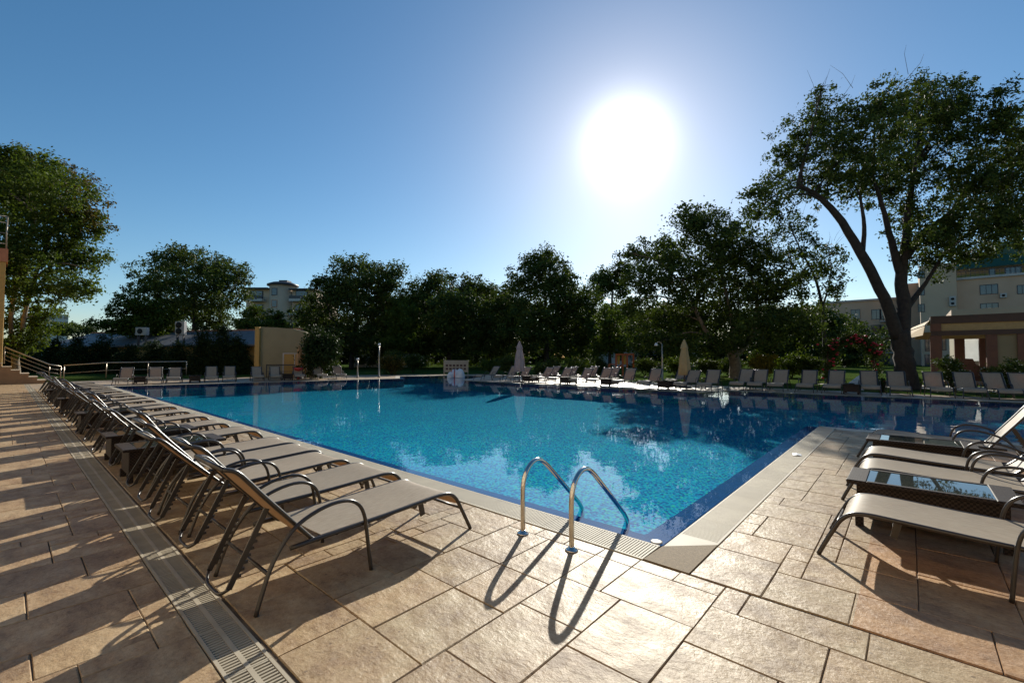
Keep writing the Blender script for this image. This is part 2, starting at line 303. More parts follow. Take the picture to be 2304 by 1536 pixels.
# ------------------------------------------------------------------ mesh builder
class MB:
    def __init__(s): s.v = []; s.f = []; s.sm = []
    def add(s, v, f, smooth=False):
        b = len(s.v); s.v += [tuple(x) for x in v]
        for q in f: s.f.append(tuple(b+i for i in q)); s.sm.append(smooth)
    def box(s, x0, x1, y0, y1, z0, z1, rot=None, o=(0, 0, 0)):
        vs = [Vector((x, y, z)) for z in (z0, z1) for y in (y0, y1) for x in (x0, x1)]
        if rot: vs = [rot @ v for v in vs]
        o = Vector(o); vs = [v+o for v in vs]
        s.add(vs, [(0, 2, 3, 1), (4, 5, 7, 6), (0, 1, 5, 4), (2, 6, 7, 3), (0, 4, 6, 2), (1, 3, 7, 5)]); return s
    def bbox(s, x0, x1, y0, y1, z0, z1, b=0.01):
        ring = []
        for z, i in ((z0, b), (z0+b, 0), (z1-b, 0), (z1, b)):
            ring.append([(x0+i, y0+i, z), (x1-i, y0+i, z), (x1-i, y1-i, z), (x0+i, y1-i, z)])
        v = [p for r in ring for p in r]; f = [(3, 2, 1, 0), (12, 13, 14, 15)]
        for k in range(3):
            for i in range(4): j = (i+1) % 4; f.append((4*k+i, 4*k+j, 4*k+4+j, 4*k+4+i))
        s.add(v, f); return s
    def beam(s, a, b, w, h=None):
        a, b = Vector(a), Vector(b); h = h or w; d = (b-a); L = d.length; d.normalize()
        up = Vector((0, 0, 1)) if abs(d.z) < 0.95 else Vector((1, 0, 0))
        r = d.cross(up).normalized(); u = r.cross(d)
        v = [p + r*(i*w/2) + u*(j*h/2) for p in (a, b) for i, j in ((-1, -1), (1, -1), (1, 1), (-1, 1))]
        s.add(v, [(0, 1, 2, 3), (7, 6, 5, 4), (0, 4, 5, 1), (1, 5, 6, 2), (2, 6, 7, 3), (3, 7, 4, 0)]); return s
    def tube(s, pts, r, n=8, cap=True, flat=1.0):
        pts = [Vector(p) for p in pts]; m = len(pts); rr = r if isinstance(r, (list, tuple)) else [r]*m
        up = None; v = []
        for i, p in enumerate(pts):
            d = (pts[min(i+1, m-1)]-pts[max(i-1, 0)]).normalized()
            if up is None: up = Vector((0, 0, 1)) if abs(d.z) < 0.9 else Vector((1, 0, 0))
            side = d.cross(up)
            if side.length < 1e-4: side = d.cross(Vector((0, 1, 0)))
            side.normalize(); up = side.cross(d).normalized()
            for k in range(n):
                a = 2*math.pi*k/n; v.append(p + side*(math.cos(a)*rr[i]) + up*(math.sin(a)*rr[i]*flat))
        f = []
        for i in range(m-1):
            for k in range(n):
                j = (k+1) % n; f.append((i*n+k, i*n+j, (i+1)*n+j, (i+1)*n+k))
        if cap: f.append(tuple(range(n))[::-1]); f.append(tuple((m-1)*n+k for k in range(n)))
        s.add(v, f, True); return s
    def lathe(s, prof, c=(0, 0, 0), n=16, wob=None):
        v = []; c = Vector(c)
        for r, z in prof:
            for k in range(n):
                a = 2*math.pi*k/n; q = r*(wob(k, z) if wob else 1)
                v.append(c+Vector((q*math.cos(a), q*math.sin(a), z)))
        f = []
        for i in range(len(prof)-1):
            for k in range(n): j = (k+1) % n; f.append((i*n+k, i*n+j, (i+1)*n+j, (i+1)*n+k))
        f.append(tuple(range(n))[::-1]); f.append(tuple((len(prof)-1)*n+k for k in range(n)))
        s.add(v, f, True); return s
    def prism(s, poly, z0, z1):                       # CCW polygon extruded in z
        n = len(poly); v = [(x, y, z0) for x, y in poly]+[(x, y, z1) for x, y in poly]
        f = [tuple(range(n))[::-1], tuple(range(n, 2*n))]+[(i, (i+1) % n, n+(i+1) % n, n+i) for i in range(n)]
        s.add(v, f); return s
    def mesh(s, name, mat):
        me = bpy.data.meshes.new(name); me.from_pydata(s.v, [], s.f); me.materials.append(mat)
        if any(s.sm): me.polygons.foreach_set('use_smooth', s.sm)
        me.update(); return me
    def build(s, name, mat, parent=None, loc=None, rz=0):
        o = bpy.data.objects.new(name, s.mesh(name, mat)); C.objects.link(o); o.parent = parent
        if loc is not None: o.location = loc
        if rz: o.rotation_euler.z = rz
        return o
def spline(pts, k=4):                                  # Catmull-Rom refinement
    pts = [Vector(p) for p in pts]; out = []
    for i in range(len(pts)-1):
        p0, p1, p2, p3 = pts[max(i-1, 0)], pts[i], pts[i+1], pts[min(i+2, len(pts)-1)]
        for j in range(k):
            t = j/k; out.append(0.5*((2*p1)+(p2-p0)*t+(2*p0-5*p1+4*p2-p3)*t*t+(3*p1-p0-3*p2+p3)*t**3))
    return out+[pts[-1]]
def tag(o, label=None, cat=None, group=None, kind=None):
    if label: o['label'] = label
    if cat: o['category'] = cat
    if group: o['group'] = group
    if kind: o['kind'] = kind
    return o
def empty(name, loc, rz=0):
    o = bpy.data.objects.new(name, None); C.objects.link(o); o.location = loc; o.rotation_euler.z = rz; o.empty_display_size = 0.1; return o
def part(name, me, parent, loc=(0, 0, 0), rz=0):
    o = bpy.data.objects.new(name, me); C.objects.link(o); o.parent = parent; o.location = loc; o.rotation_euler.z = rz; return o
KIDS = {}
def copy_tree(o, parent=None):
    c = o.copy(); C.objects.link(c); c.parent = parent
    for ch in [x for x in bpy.data.objects if x.parent == o] if o.name not in KIDS else KIDS[o.name]: copy_tree(ch, c)
    return c
def remember(o): KIDS[o.name] = [x for x in bpy.data.objects if x.parent == o]; [KIDS.setdefault(k.name, [x for x in bpy.data.objects if x.parent == k]) for k in KIDS[o.name]]
ORD = ['first', 'second', 'third', 'fourth', 'fifth', 'sixth', 'seventh', 'eighth', 'ninth', 'tenth', 'eleventh', 'twelfth', 'thirteenth', 'fourteenth', 'fifteenth', 'sixteenth', 'seventeenth', 'eighteenth', 'nineteenth', 'twentieth', 'twenty-first', 'twenty-second', 'twenty-third', 'twenty-fourth', 'twenty-fifth', 'twenty-sixth']

# ------------------------------------------------------------------ pool, deck, ground
POOL = [(3.61, 1.55), (12.1, 1.54), (12.05, -16), (24.3, -16), (22.9, -2.9), (21.95, 6.3), (21.3, 6.45), (20.4, 6.62), (20.02, 6.9), (20.0, 22.1), (26.0, 25.6), (23.7, 28.3), (20.8, 30.3), (18.7, 27.2), (3.72, 31.3)]
def offset(poly, d):                                   # outward for CCW
    n = len(poly); out = []
    for i in range(n):
        p0, p1, p2 = Vector(poly[i-1]), Vector(poly[i]), Vector(poly[(i+1) % n])
        a = (p1-p0).normalized(); b = (p2-p1).normalized()
        na, nb = Vector((a.y, -a.x)), Vector((b.y, -b.x)); m = (na+nb)
        m = m/max(m.dot(na), 0.35) if m.length > 1e-6 else na
        q = p1+m*d; out.append((q.x, q.y))
    return out
OUT = offset(POOL, 0.34); INN = offset(POOL, -0.27)
def sheet(name, outer, holes, z, mat):
    loops = [[Vector((x, y, 0)) for x, y in outer]]+[[Vector((x, y, 0)) for x, y in hl] for hl in holes]
    tri = tessellate_polygon(loops); fl = [p for l in loops for p in l]
    m = MB(); vs = [(p.x, p.y, z) for p in fl]; fs = []
    for t in tri:
        a, b, c = (fl[i] for i in t)
        if (b-a).cross(c-a).z < 0: t = t[::-1]
        fs.append(tuple(t))
    m.add(vs, fs); return m.build(name, mat)
tag(sheet('ground', [(-500, -400), (700, -400), (700, 700), (-500, 700)], [OUT], -0.05, M['lawn']), 'green lawn and soil around the pool terrace', kind='structure')
DR0, DR1, DRY0, DRY1 = 0.74, 0.955, -7.0, 37.2
deck = sheet('pool_deck', [(-9, -20), (25.6, -20), (25.0, -3), (25.4, 8), (27.4, 20), (29, 27), (23.5, 33), (16, 36.5), (4, 39.5), (-9, 39.5)],
             [OUT, [(DR0, DRY0), (DR1, DRY0), (DR1, DRY1), (DR0, DRY1)]], -0.014, M['deck'])
tag(deck, kind='structure')
# basin
b = MB(); n = len(POOL)
b.add([(x, y, 0) for x, y in POOL]+[(x, y, -0.06) for x, y in POOL], [((i+1) % n, i, n+i, n+(i+1) % n) for i in range(n)])
b.add([(x, y, -0.06) for x, y in POOL]+[(x, y, -0.06) for x, y in INN], [(i, (i+1) % n, n+(i+1) % n, n+i) for i in range(n)])
b.add([(x, y, -0.06) for x, y in INN]+[(x, y, -0.2) for x, y in INN], [((i+1) % n, i, n+i, n+(i+1) % n) for i in range(n)])
basin = b.build('pool_basin', M['tile_blue']); tag(basin, kind='structure')
b = MB(); b.add([(x, y, -0.2) for x, y in INN]+[(x, y, -0.6) for x, y in INN], [((i+1) % n, i, n+i, n+(i+1) % n) for i in range(n)])
b.build('pool_wall', M['tile'], basin)
fl_ = sheet('pool_floor', INN, [], -0.6, M['tile']); fl_.parent = basin
tag(sheet('pool_water', POOL, [], -0.012, M['water']), kind='structure')
# coping: gratings on the two near edges, solid strip elsewhere
b = MB()
for i in range(1, n-1):
    j = (i+1) % n
    b.add([(*POOL[i], 0.0), (*POOL[j], 0.0), (*OUT[j], 0.0), (*OUT[i], 0.0), (*POOL[i], -0.06), (*POOL[j], -0.06), (*OUT[j], -0.06), (*OUT[i], -0.06)],
          [(0, 3, 2, 1), (0, 1, 5, 4), (2, 3, 7, 6)])
tag(b.build('pool_coping', M['coping']), kind='structure')
# trough under the gratings
tr = MB()
tr.add([(3.27, 1.2, -0.09), (12.2, 1.2, -0.09), (12.2, 1.56, -0.09), (3.27, 1.56, -0.09)], [(0, 1, 2, 3)])
tr.add([(3.25, 1.5, -0.088), (3.75, 1.5, -0.088), (3.75, 31.7, -0.088), (3.25, 31.7, -0.088)], [(0, 1, 2, 3)])
def grating_mesh(L=0.498, w=0.325, pitch=0.0249):
    m = MB()
    m.box(0, L, 0, 0.018, -0.03, 0.0); m.box(0, L, w-0.018, w, -0.03, 0.0)
    k = int(L/pitch)
    for i in range(k): m.box(i*pitch+0.003, i*pitch+0.0185, 0.0185, w-0.0185, -0.022, -0.001)
    return m.mesh('grating_panel', M['grating'])
gme = grating_mesh()
g1 = empty('overflow_grating', (3.605, 1.565, 0)); tag(g1, 'cream slatted overflow grating along the long pool edge beside the lounger row', 'grating')
edge = Vector((3.72-3.61, 31.3-1.55, 0)).normalized(); ang = math.atan2(edge.y, edge.x)
for k in range(59):
    q = edge*(0.0+k*0.5); part('grating_panel', gme, g1, (q.x, q.y, 0), ang)
g2 = empty('overflow_grating', (3.97, 1.215, 0)); tag(g2, 'cream slatted overflow grating on the short pool edge facing the right loungers', 'grating')
for k in range(16): part('grating_panel', gme, g2, (k*0.5, 0, 0), 0)
# gratings lie to the outer side of the edge
tr.build('grating_trough', M['dark'], g1, loc=Vector((0, 0, 0))-g1.location)
cp = MB().prism([(3.285, 1.215), (3.93, 1.215), (3.605, 1.545), (3.285, 1.56)], -0.05, 0.002)
MB().prism([(-.035, 0), (-.002, 0), (-.002, .325), (-.355, .325)], -.05, .0).build('grating_mitre', M['grating'], g2)
tag(cp.build('corner_plate', M['cornerplate']), 'tan gritty corner plate where the two pool edge gratings meet', 'plate')
# pale disc standing in for the glare spot at the corner
sk = MB().lathe([(0.05, 0), (0.05, 0.005), (0.04, 0.009), (0.0, 0.01)], (3.66, 1.62, -0.003), 20)
tag(sk.build('glare_disc', M['coping']), 'pale disc standing in for a glare spot at the near corner of the pool', 'glare disc')

# drain channel
dr = empty('drain_channel', (0.85, 15, 0)); tag(dr, 'long off-white slotted drain channel beside the row of loungers', 'drain')
def drain_mesh(L=0.498, w=0.213):
    m = MB(); m.box(0, w, 0, L, -0.03, -0.028)
    m.v = []; m.f = []; m.sm = []
    m.box(0, 0.017, 0, L, -0.03, 0.002); m.box(w-0.017, w, 0, L, -0.03, 0.002); m.box(w/2-0.012, w/2+0.012, 0, L, -0.03, 0.001)
    m.box(0.0172, w/2-0.0122, 0, 0.012, -0.03, 0.001); m.box(w/2+0.0122, w-0.0172, 0, 0.012, -0.03, 0.001)
    k = 19; p = (L-0.012)/k
    for i in range(k):
        y = 0.012+i*p+p*0.55
        m.box(0.0172, w/2-0.0122, y, y+p*0.45, -0.025, 0.0); m.box(w/2+0.0122, w-0.0172, y, y+p*0.45, -0.025, 0.0)
    return m.mesh('grate_panel', M['drain'])
dme = drain_mesh()
for k in range(88): part('grate_panel', dme, dr, (DR0-0.85, DRY0+k*0.5-15, 0))
t = MB().box(DR0, DR1, DRY0, DRY1, -0.12, -0.11); t.build('channel_bed', M['dark'], dr, loc=-dr.location)

# stamped slabs on a 0.152 m module
U = 0.1523
def ashlar(x0, y0, nx, ny, seed):
    r = random.Random(seed); occ = [[False]*ny for _ in range(nx)]; out = []
    sizes = [(3, 3), (3, 4), (3, 2), (2, 3), (4, 3), (2, 2), (3, 3), (2, 4)]
    for i in range(nx):
        for j in range(ny):
            if occ[i][j]: continue
            r.shuffle(sizes); opts = sorted(sizes, key=lambda s: -s[0]*s[1]*r.uniform(0.5, 1.3)) + [(2, 1), (1, 2), (1, 1)]
            for a, c in opts:
                if i+a <= nx and j+c <= ny and all(not occ[p][q] for p in range(i, i+a) for q in range(j, j+c)):
                    for p in range(i, i+a):
                        for q in range(j, j+c): occ[p][q] = True
                    out.append((x0+i*U, y0+j*U, a, c)); break
    return out
slabs = []
slabs += ashlar(0.737-24*U, -2.0, 24, 258, 1)              # left of the drain, ends at 0.665
slabs += ashlar(0.975, -3.0, 15, 226, 2)                       # between drain and pool
slabs += ashlar(3.28, -4.731, 56, 39, 3)                       # peninsula with the right loungers
def proj_size(s):
    x, y = s[0]+s[2]*U/2, s[1]+s[3]*U/2
    fw = x*math.cos(YAW)+y*math.sin(YAW); rr = x*math.sin(YAW)-y*math.cos(YAW)
    if fw < 0.9 or abs(rr/fw) > 1.25 or fw/EYE < 1.25: return -fw
    return s[2]*s[3]/(fw**3)
slabs.sort(key=proj_size, reverse=True)
def slab_geo(w, l, r):
    g = 0.0022; b = 0.004; v = []
    for z, i in ((-0.02, g), (-0.006, g), (0.0, g+b)):
        for x, y in ((i, i), (w-i, i), (w-i, l-i), (i, l-i)): v.append((x+r.uniform(-.003, .003), y+r.uniform(-.003, .003), z+(r.uniform(-.0012, .0012) if z == 0 else 0)))
    f = [(8, 9, 10, 11)]
    for k in (0, 4):
        for i in range(4): j = (i+1) % 4; f.append((k+i, k+j, k+4+j, k+4+i))
    return v, f
SM = {}
for (x, y, a, c) in slabs[:295]:
    key = (a, c, rnd.randrange(3))
    if key not in SM:
        m = MB(); v, f = slab_geo(a*U, c*U, rnd); m.add(v, f); SM[key] = m.mesh('slab', M['slab'])
    part('slab', SM[key], deck, (x, y, rnd.uniform(-0.001, 0.001)))
m = MB(); tones = []
for (x, y, a, c) in slabs[295:]:
    v, f = slab_geo(a*U, c*U, rnd); dz = rnd.uniform(-0.001, 0.001); m.add([(p[0]+x, p[1]+y, p[2]+dz) for p in v], f); tones += [rnd.random()]*len(v)
so = m.build('slab', M['slab'], deck); tag(so, kind='stuff')
a_ = so.data.attributes.new('piece', 'FLOAT', 'POINT'); a_.data.foreach_set('value', tones)
# grout bed under the slab fields
gb = MB()
for x0, x1, y0, y1 in ((0.737-24*U-0.5, DR0, -2.2, 37.3), (DR1, 3.265, -3.2, 31.6), (3.265, 11.86, -4.9, 1.205)):
    gb.add([(x0, y0, -0.009), (x1, y0, -0.009), (x1, y1, -0.009), (x0, y1, -0.009)], [(0, 1, 2, 3)])
tag(gb.build('grout_bed', M['grout'], deck))

# ------------------------------------------------------------------ pool ladder rails
def ladder_rail(y, label):
    e = empty('ladder_rail', (3.05, y, 0)); tag(e, label, 'handrail', 'ladder rails at the pool edge')
    pts = [(0, 0, 0), (0, 0, 0.2), (0, 0, 0.38), (0.02, 0, 0.48), (0.075, 0, 0.56), (0.155, 0, 0.605), (0.24, 0, 0.6), (0.33, 0, 0.55), (0.42, 0, 0.475), (0.62, 0, 0.3), (0.82, 0, 0.12), (0.9, 0, 0.045), (0.95, 0, -0.03), (0.955, 0, -0.1), (0.92, 0, -0.2), (0.88, 0, -0.35), (0.88, 0, -0.58)]
    MB().tube(spline(pts, 3), 0.021, 14).build('tube', M['steel'], e)
    MB().lathe([(0.052, 0.001), (0.052, 0.008), (0.044, 0.014), (0.03, 0.017), (0.027, 0.03), (0.022, 0.032)], n=24).build('flange', M['steel'], e)
ladder_rail(2.57, 'bent steel pool ladder rail, the one nearer the lounger row')
ladder_rail(2.06, 'bent steel pool ladder rail, the one nearer the pool corner')
st = empty('ladder_steps', (3.9, 2.31, -0.18))
for k in range(2): MB().bbox(-0.05, 0.05, -0.23, 0.23, -0.25*k-0.02, -0.25*k+0.02, 0.008).build('step', M['steel'], st)
tag(st, 'submerged steel ladder steps between the two rails', 'steps')

# ------------------------------------------------------------------ sun lounger
def make_lounger(tilt):
    e = empty('sun_lounger', (0, 0, 0))
    for s in (-1, 1):
        rail = [(-0.62, s*.315, .315), (-0.35, s*.315, .325), (0.1, s*.315, .34), (0.5, s*.315, .36), (0.64, s*.315, .365), (0.74, s*.315, .348), (0.81, s*.317, .29), (0.86, s*.322, .2), (0.91, s*.332, .1), (0.955, s*.345, 0.0)]
        MB().tube(spline(rail, 3), .0165, 8).build('side_rail', M['frame'], e)
        arm = [(-0.84, s*.375, 0), (-0.80, s*.37, .13), (-0.74, s*.36, .28), (-0.63, s*.35, .43), (-0.5, s*.348, .505), (-0.36, s*.348, .54), (-0.24, s*.348, .535), (-0.16, s*.348, .49), (-0.115, s*.35, .41), (-0.095, s*.352, .3), (-0.08, s*.36, .15), (-0.065, s*.37, 0)]
        MB().tube(spline(arm, 3), .0165, 8, flat=.8).build('armrest', M['frame'], e)
    # seat sling with rolled foot end
    prof = [(-0.41, .338), (-0.2, .343), (0.1, .352), (0.4, .368), (0.6, .377), (0.69, .374), (0.755, .352), (0.805, .305), (0.83, .25)]
    def sling_mesh(prof, hw, sag, name, th=0.006):
        m = MB(); ys = [-hw, -hw*.5, 0, hw*.5, hw]; v = []
        for x, z in prof:
            for y in ys: v.append((x, y, z-sag*(1-(y/hw)**2)))
        for x, z in prof:
            for y in ys: v.append((x, y, z-th-sag*(1-(y/hw)**2)))
        N = len(prof); k = 5; o = N*k; f = []; g = []
        for i in range(N-1):
            for j in range(k-1):
                f.append((i*k+j, (i+1)*k+j, (i+1)*k+j+1, i*k+j+1)); f.append((o+i*k+j, o+i*k+j+1, o+(i+1)*k+j+1, o+(i+1)*k+j))
            g.append((i*k, o+i*k, o+(i+1)*k, (i+1)*k)); g.append((i*k+k-1, (i+1)*k+k-1, o+(i+1)*k+k-1, o+i*k+k-1))
        for j in range(k-1):
            g.append((j, j+1, o+j+1, o+j)); q = (N-1)*k; g.append((q+j, o+q+j, o+q+j+1, q+j+1))
        m.add(v, f, True); m.add(v, g, False)             # rim has its own vertices so the cloth shades evenly
        me = m.mesh(name, M['sling']); return me
    prof = [(p.x, p.y) for p in spline([(x, z, 0) for x, z in prof], 3)]
    part('seat', sling_mesh(prof, .302, .008, 'seat'), e)
    # backrest: curved base then straight, small curl at the top
    ca, sa = math.cos(tilt), math.sin(tilt); hx, hz = -0.46, .315
    def bp(u, wv=0): return (hx-ca*u-sa*wv*0-wv*sa*-1*0-wv*sa, hz+sa*u-ca*wv*-1*-1) if False else (hx-ca*u+sa*wv, hz+sa*u+ca*wv)
    base = [(-0.395, .322), (-0.42, .31), (-0.455, .315)]
    bprof = base+[bp(u, w) for u, w in ((.08, 0), (.25, .0), (.5, 0), (.68, .004), (.74, -.008), (.775, -.035))]
    part('backrest', sling_mesh(bprof[1:], .262, .006, 'backrest'), e)
    for s in (-1, 1):
        q = [(x, s*.285, z) for x, z in bprof[:-1]]+[(bprof[-1][0], s*.27, bprof[-1][1])]
        MB().tube(spline(q, 2), .03, 8, flat=.5).build('back_frame', M['frame'], e)
    x, z = bprof[-1]
    MB().tube([(x, -.27, z), (x, .27, z)], .0155, 8).build('back_top_bar', M['frame'], e)
    # toothed prop
    p0 = Vector((*bp(.36, -.03)[:1], 0, bp(.36, -.03)[1])); p1 = Vector((-0.93, 0, .13))
    for s in (-1, 1):
        m = MB(); y = s*.19; a_, b_ = p0+Vector((0, y, 0)), p1+Vector((0, y, 0)); m.beam(a_, b_, .012, .034)
        d = (b_-a_); nrm = Vector((d.z, 0, -d.x)).normalized(); nrm = nrm if nrm.z < 0 else -nrm
        for k in range(7):
            c = a_+d*(.34+k*.085); m.beam(c-nrm*-.012, c+nrm*.034+d.normalized()*-.012, .010, .016)
        m.build('prop_rack', M['frame'], e)
    MB().tube(spline([p1+Vector((0, -.19, 0)), p1+Vector((-.03, -.12, -.04)), p1+Vector((-.035, 0, -.045)), p1+Vector((-.03, .12, -.04)), p1+Vector((0, .19, 0))], 3), .011, 6).build('prop_bar', M['frame'], e)
    m = MB(); m.tube([(-.77, -.36, .22), (-.77, .36, .22)], .012, 6); m.build('rear_crossbar', M['frame'], e)
    m = MB(); m.tube([(-.30, -.315, .315), (-.30, .315, .315)], .011, 6); m.build('seat_crossbar', M['frame'], e)
    m = MB(); m.tube([(.855, -.32, .205), (.855, .32, .205)], .011, 6); m.build('foot_crossbar', M['frame'], e)
    m = MB(); m.tube(spline([(.47, -.315, .345), (.48, -.2, .315), (.5, -.13, .25), (.5, 0, .29), (.5, .13, .25), (.48, .2, .315), (.47, .315, .345)], 3), .011, 6); m.build('wave_brace', M['frame'], e)
    for s in (-1, 1): MB().beam((.47, s*.24, .35), (.50, s*.24, .215), .014, .045).build('leg_tab', M['frame'], e)
    tag(e, 'lounger', 'sun lounger'); remember(e); return e
protos = [make_lounger(R(a)) for a in (49, 45, 54)]
used = [False]*3
def lounger(x, y, rz, label, group, v=0):
    o = protos[v]
    if used[v]: o = copy_tree(protos[v])
    used[v] = True
    o.location = (x, y, 0.0); o.rotation_euler.z = rz; tag(o, label, 'sun lounger', group); return o
LY = [3.34, 4.30, 5.2, 5.97, 6.71, 8.17, 9.44, 10.77, 11.96, 13.33, 14.22, 15.6, 16.75, 18.05, 19.05, 20.5, 21.6, 22.9, 24.0, 25.3, 26.3, 27.6, 28.7]
for i, y in enumerate(LY):
    lounger(1.90+rnd.uniform(-.04, .04)+0.004*i, y, R(rnd.uniform(-1.5, 1.5) if i else 0.5),
            'taupe mesh sun lounger with bronze frame, %s from the camera in the long left row' % ORD[i], 'loungers in the long left row', [0, 0, 1, 0, 2, 1, 0, 2][i % 8])
RX = [4.62, 6.43, 7.33, 9.12]; RD = ['nearest the camera, in front of both wicker tables', 'just behind the nearer wicker table', 'just in front of the farther wicker table', 'beyond the farther wicker table']
for i, x in enumerate(RX):
    lounger(x, -0.39+0.02*i, R(90+rnd.uniform(-1.5, 1.5)), 'taupe lounger of the right foreground group, %s' % RD[i], 'loungers on the right terrace', [0, 2, 1, 2][i])
FE0, FE1 = Vector((3.72, 31.3, 0)), Vector((18.7, 27.2, 0)); fa_ = math.atan2(FE1.y-FE0.y, FE1.x-FE0.x)
fn = Vector((-(FE1-FE0).y, (FE1-FE0).x, 0)).normalized()
FL = [280, 350, 393, 477, 517, 580, 620, 673, 720, 763]
for i, px in enumerate(FL):
    q = on_line(px, FE0+fn*2.1, FE1+fn*2.1)
    lounger(q.x, q.y, fa_-R(90)+R(rnd.uniform(-3, 3)), 'grey-looking mesh lounger on the far side before the low buildings, %s from the left' % ORD[i], 'loungers along the far left edge', rnd.choice((0, 2)))
MR = [1116, 1158, 1187, 1235, 1278, 1323, 1366, 1421, 1478, 1560, 1608]
for i, px in enumerate(MR):
    q = on_x(px, 802, 22.25)
    lounger(21.4, q.y, R(180+rnd.uniform(-3, 3)), 'lounger in the front row by the pool under the closed parasols, %s from the left' % ORD[i], 'front row loungers on the far side', rnd.choice((0, 2)))
M2 = [1252, 1292, 1337, 1384, 1535]
for i, px in enumerate(M2):
    q = on_x(px, 802, 25.1)
    lounger(24.25, q.y, R(180+rnd.uniform(-4, 4)), 'lounger in the second row behind the pool-edge loungers, %s from the left' % ORD[i], 'second row loungers on the far side', rnd.choice((0, 2)))
RR = [1668, 1704, 1750, 1815, 1876, 1955, 2019, 2106, 2178, 2250, 2310]
for i, px in enumerate(RR):
    q = on_line(px, (23.2, 7), (24.9, -4))
    lounger(q.x-0.0, q.y, R(180+rnd.uniform(-4, 4)+ (i > 4)*8), 'taupe lounger in the shaded row on the far right edge, %s from the left' % ORD[i], 'loungers in the shaded far right row', 2)

# ------------------------------------------------------------------ wicker tables
def make_table():
    e = empty('wicker_table', (0, 0, 0)); L, w, h = 1.1, .62, .42
    t = MB(); bd = .095
    t.bbox(-w/2, w/2, -L/2, -L/2+bd+.05, h-.035, h, .006); t.bbox(-w/2, w/2, L/2-bd-.05, L/2, h-.035, h, .006)
    t.bbox(-w/2, -w/2+.05, -L/2+bd+.051, L/2-bd-.051, h-.035, h, .006); t.bbox(w/2-.05, w/2, -L/2+bd+.051, L/2-bd-.051, h-.035, h, .006)
    t.build('top_frame', M['wicker'], e)
    MB().box(-w/2+.051, w/2-.051, -L/2+bd+.052, L/2-bd-.052, h-.018, h-.004).build('glass_top', M['glass'], e)
    for s in (-1, 1):
        MB().box(s*(w/2-.06)-.012, s*(w/2-.06)+.012, -L/2+.07, L/2-.07, .1, h-.036).build('side_panel', M['wicker'], e)
        MB().box(-w/2+.073, w/2-.073, s*(L/2-.08)-.012, s*(L/2-.08)+.012, .1, h-.036).build('end_panel', M['wicker'], e)
        for q in (-1, 1): MB().box(s*(w/2-.07)-.03, s*(w/2-.07)+.03, q*(L/2-.085)-.03, q*(L/2-.085)+.03, 0, .099).build('leg', M['wicker'], e)
    remember(e); return e
tp = make_table(); tfirst = [True]
def table(x, y, rz, label, group):
    o = tp if tfirst[0] else copy_tree(tp); tfirst[0] = False
    o.location = (x, y, 0); o.rotation_euler.z = rz; tag(o, label, 'side table', group)
table(5.50, -0.09, 0, 'dark wicker table with glass top reflecting the sky, nearer of the two right foreground tables', 'wicker tables on the right terrace')
table(8.23, -0.08, 0, 'dark wicker table with glass top, farther of the two right foreground tables', 'wicker tables on the right terrace')
for i, (y, d) in enumerate(((7.44, 'nearest one under'), (8.82, 'second nearest under'), (12.66, 'third nearest under'), (17.4, 'fourth nearest under'), (22.2, 'farthest one under'))):
    table(1.52, y, R(90), 'low dark wicker table, %s the long left lounger row' % d, 'wicker tables in the left row')
for i, px in enumerate((1194, 1279, 1371, 1500)):
    q = on_x(px, 802, 21.0); table(21.0, q.y, R(90), 'dark wicker table between front row loungers on the far side, %s from the left' % ORD[i], 'wicker tables on the far side')
q = on_x(1915, 802, 23.5); table(23.5, q.y, R(90), 'small dark table in the shaded far right row before the rose arch', 'wicker tables on the far side')
for i, px in enumerate((318, 440, 648)):
    q = on_line(px, FE0+fn*2.0, FE1+fn*2.0); table(q.x, q.y, fa_, 'dark table between far left loungers, %s from the left' % ORD[i], 'wicker tables on the far side')

# paper card on the coping
pc = MB(); pc.add([(-.09, -.06, 0.003), (.09, -.06, 0.003), (.09, .0, .016), (-.09, .0, .016), (-.09, .06, .004), (.09, .06, .004)], [(0, 1, 2, 3), (3, 2, 5, 4)])
o = pc.build('folded_card', M['white'], None, (8.33, 1.36, 0.001), R(12)); tag(o, 'small folded white card lying on the pool edge grating', 'card')
sm_ = o.modifiers.new('s', 'SOLIDIFY'); sm_.thickness = 0.002

# ------------------------------------------------------------------ closed parasols
def parasol(px, depth, h, mat, label, baseless=False):
    p = at(px, 802, depth); e = empty('closed_parasol', (p.x, p.y, 0)); tag(e, label, 'parasol', 'closed parasols')
    MB().lathe([(.3, 0), (.3, .05), (.27, .08), (.06, .09), (.04, .28)], n=16).build('base', M['dark_metal'], e)
    MB().tube([(0, 0, .08), (0, 0, h)], .024, 8).build('pole', M['wood'], e)
    def wob(k, z): return 1+.16*math.cos(k*math.pi*2/4)+.05*math.sin(k*2.4+z*3)
    s = h/2.35
    MB().lathe([(.27*s, .62*s), (.28*s, .66*s), (.25*s, 1.1*s), (.21*s, 1.5*s), (.15*s, 1.86*s), (.13*s, 1.97*s)], n=32, wob=wob).build('canopy', mat, e)
    MB().lathe([(.17*s, 1.92*s), (.165*s, 1.97*s), (.13*s, 2.1*s), (.08*s, 2.24*s), (.05*s, 2.3*s), (.045*s, 2.36*s), (.01, 2.4*s)], n=24, wob=wob).build('top_cap', mat, e)
parasol(1169, 27.3, 2.45, M['canvas_pink'], 'closed dusty pink parasol behind the front row loungers in the centre')
parasol(1540, 22.6, 2.38, M['canvas'], 'closed cream yellow parasol before the large tree with the forked trunk')
parasol(674, 32.0, 2.3, M['canvas_orange'], 'closed ochre parasol against the cream wall on the far left')

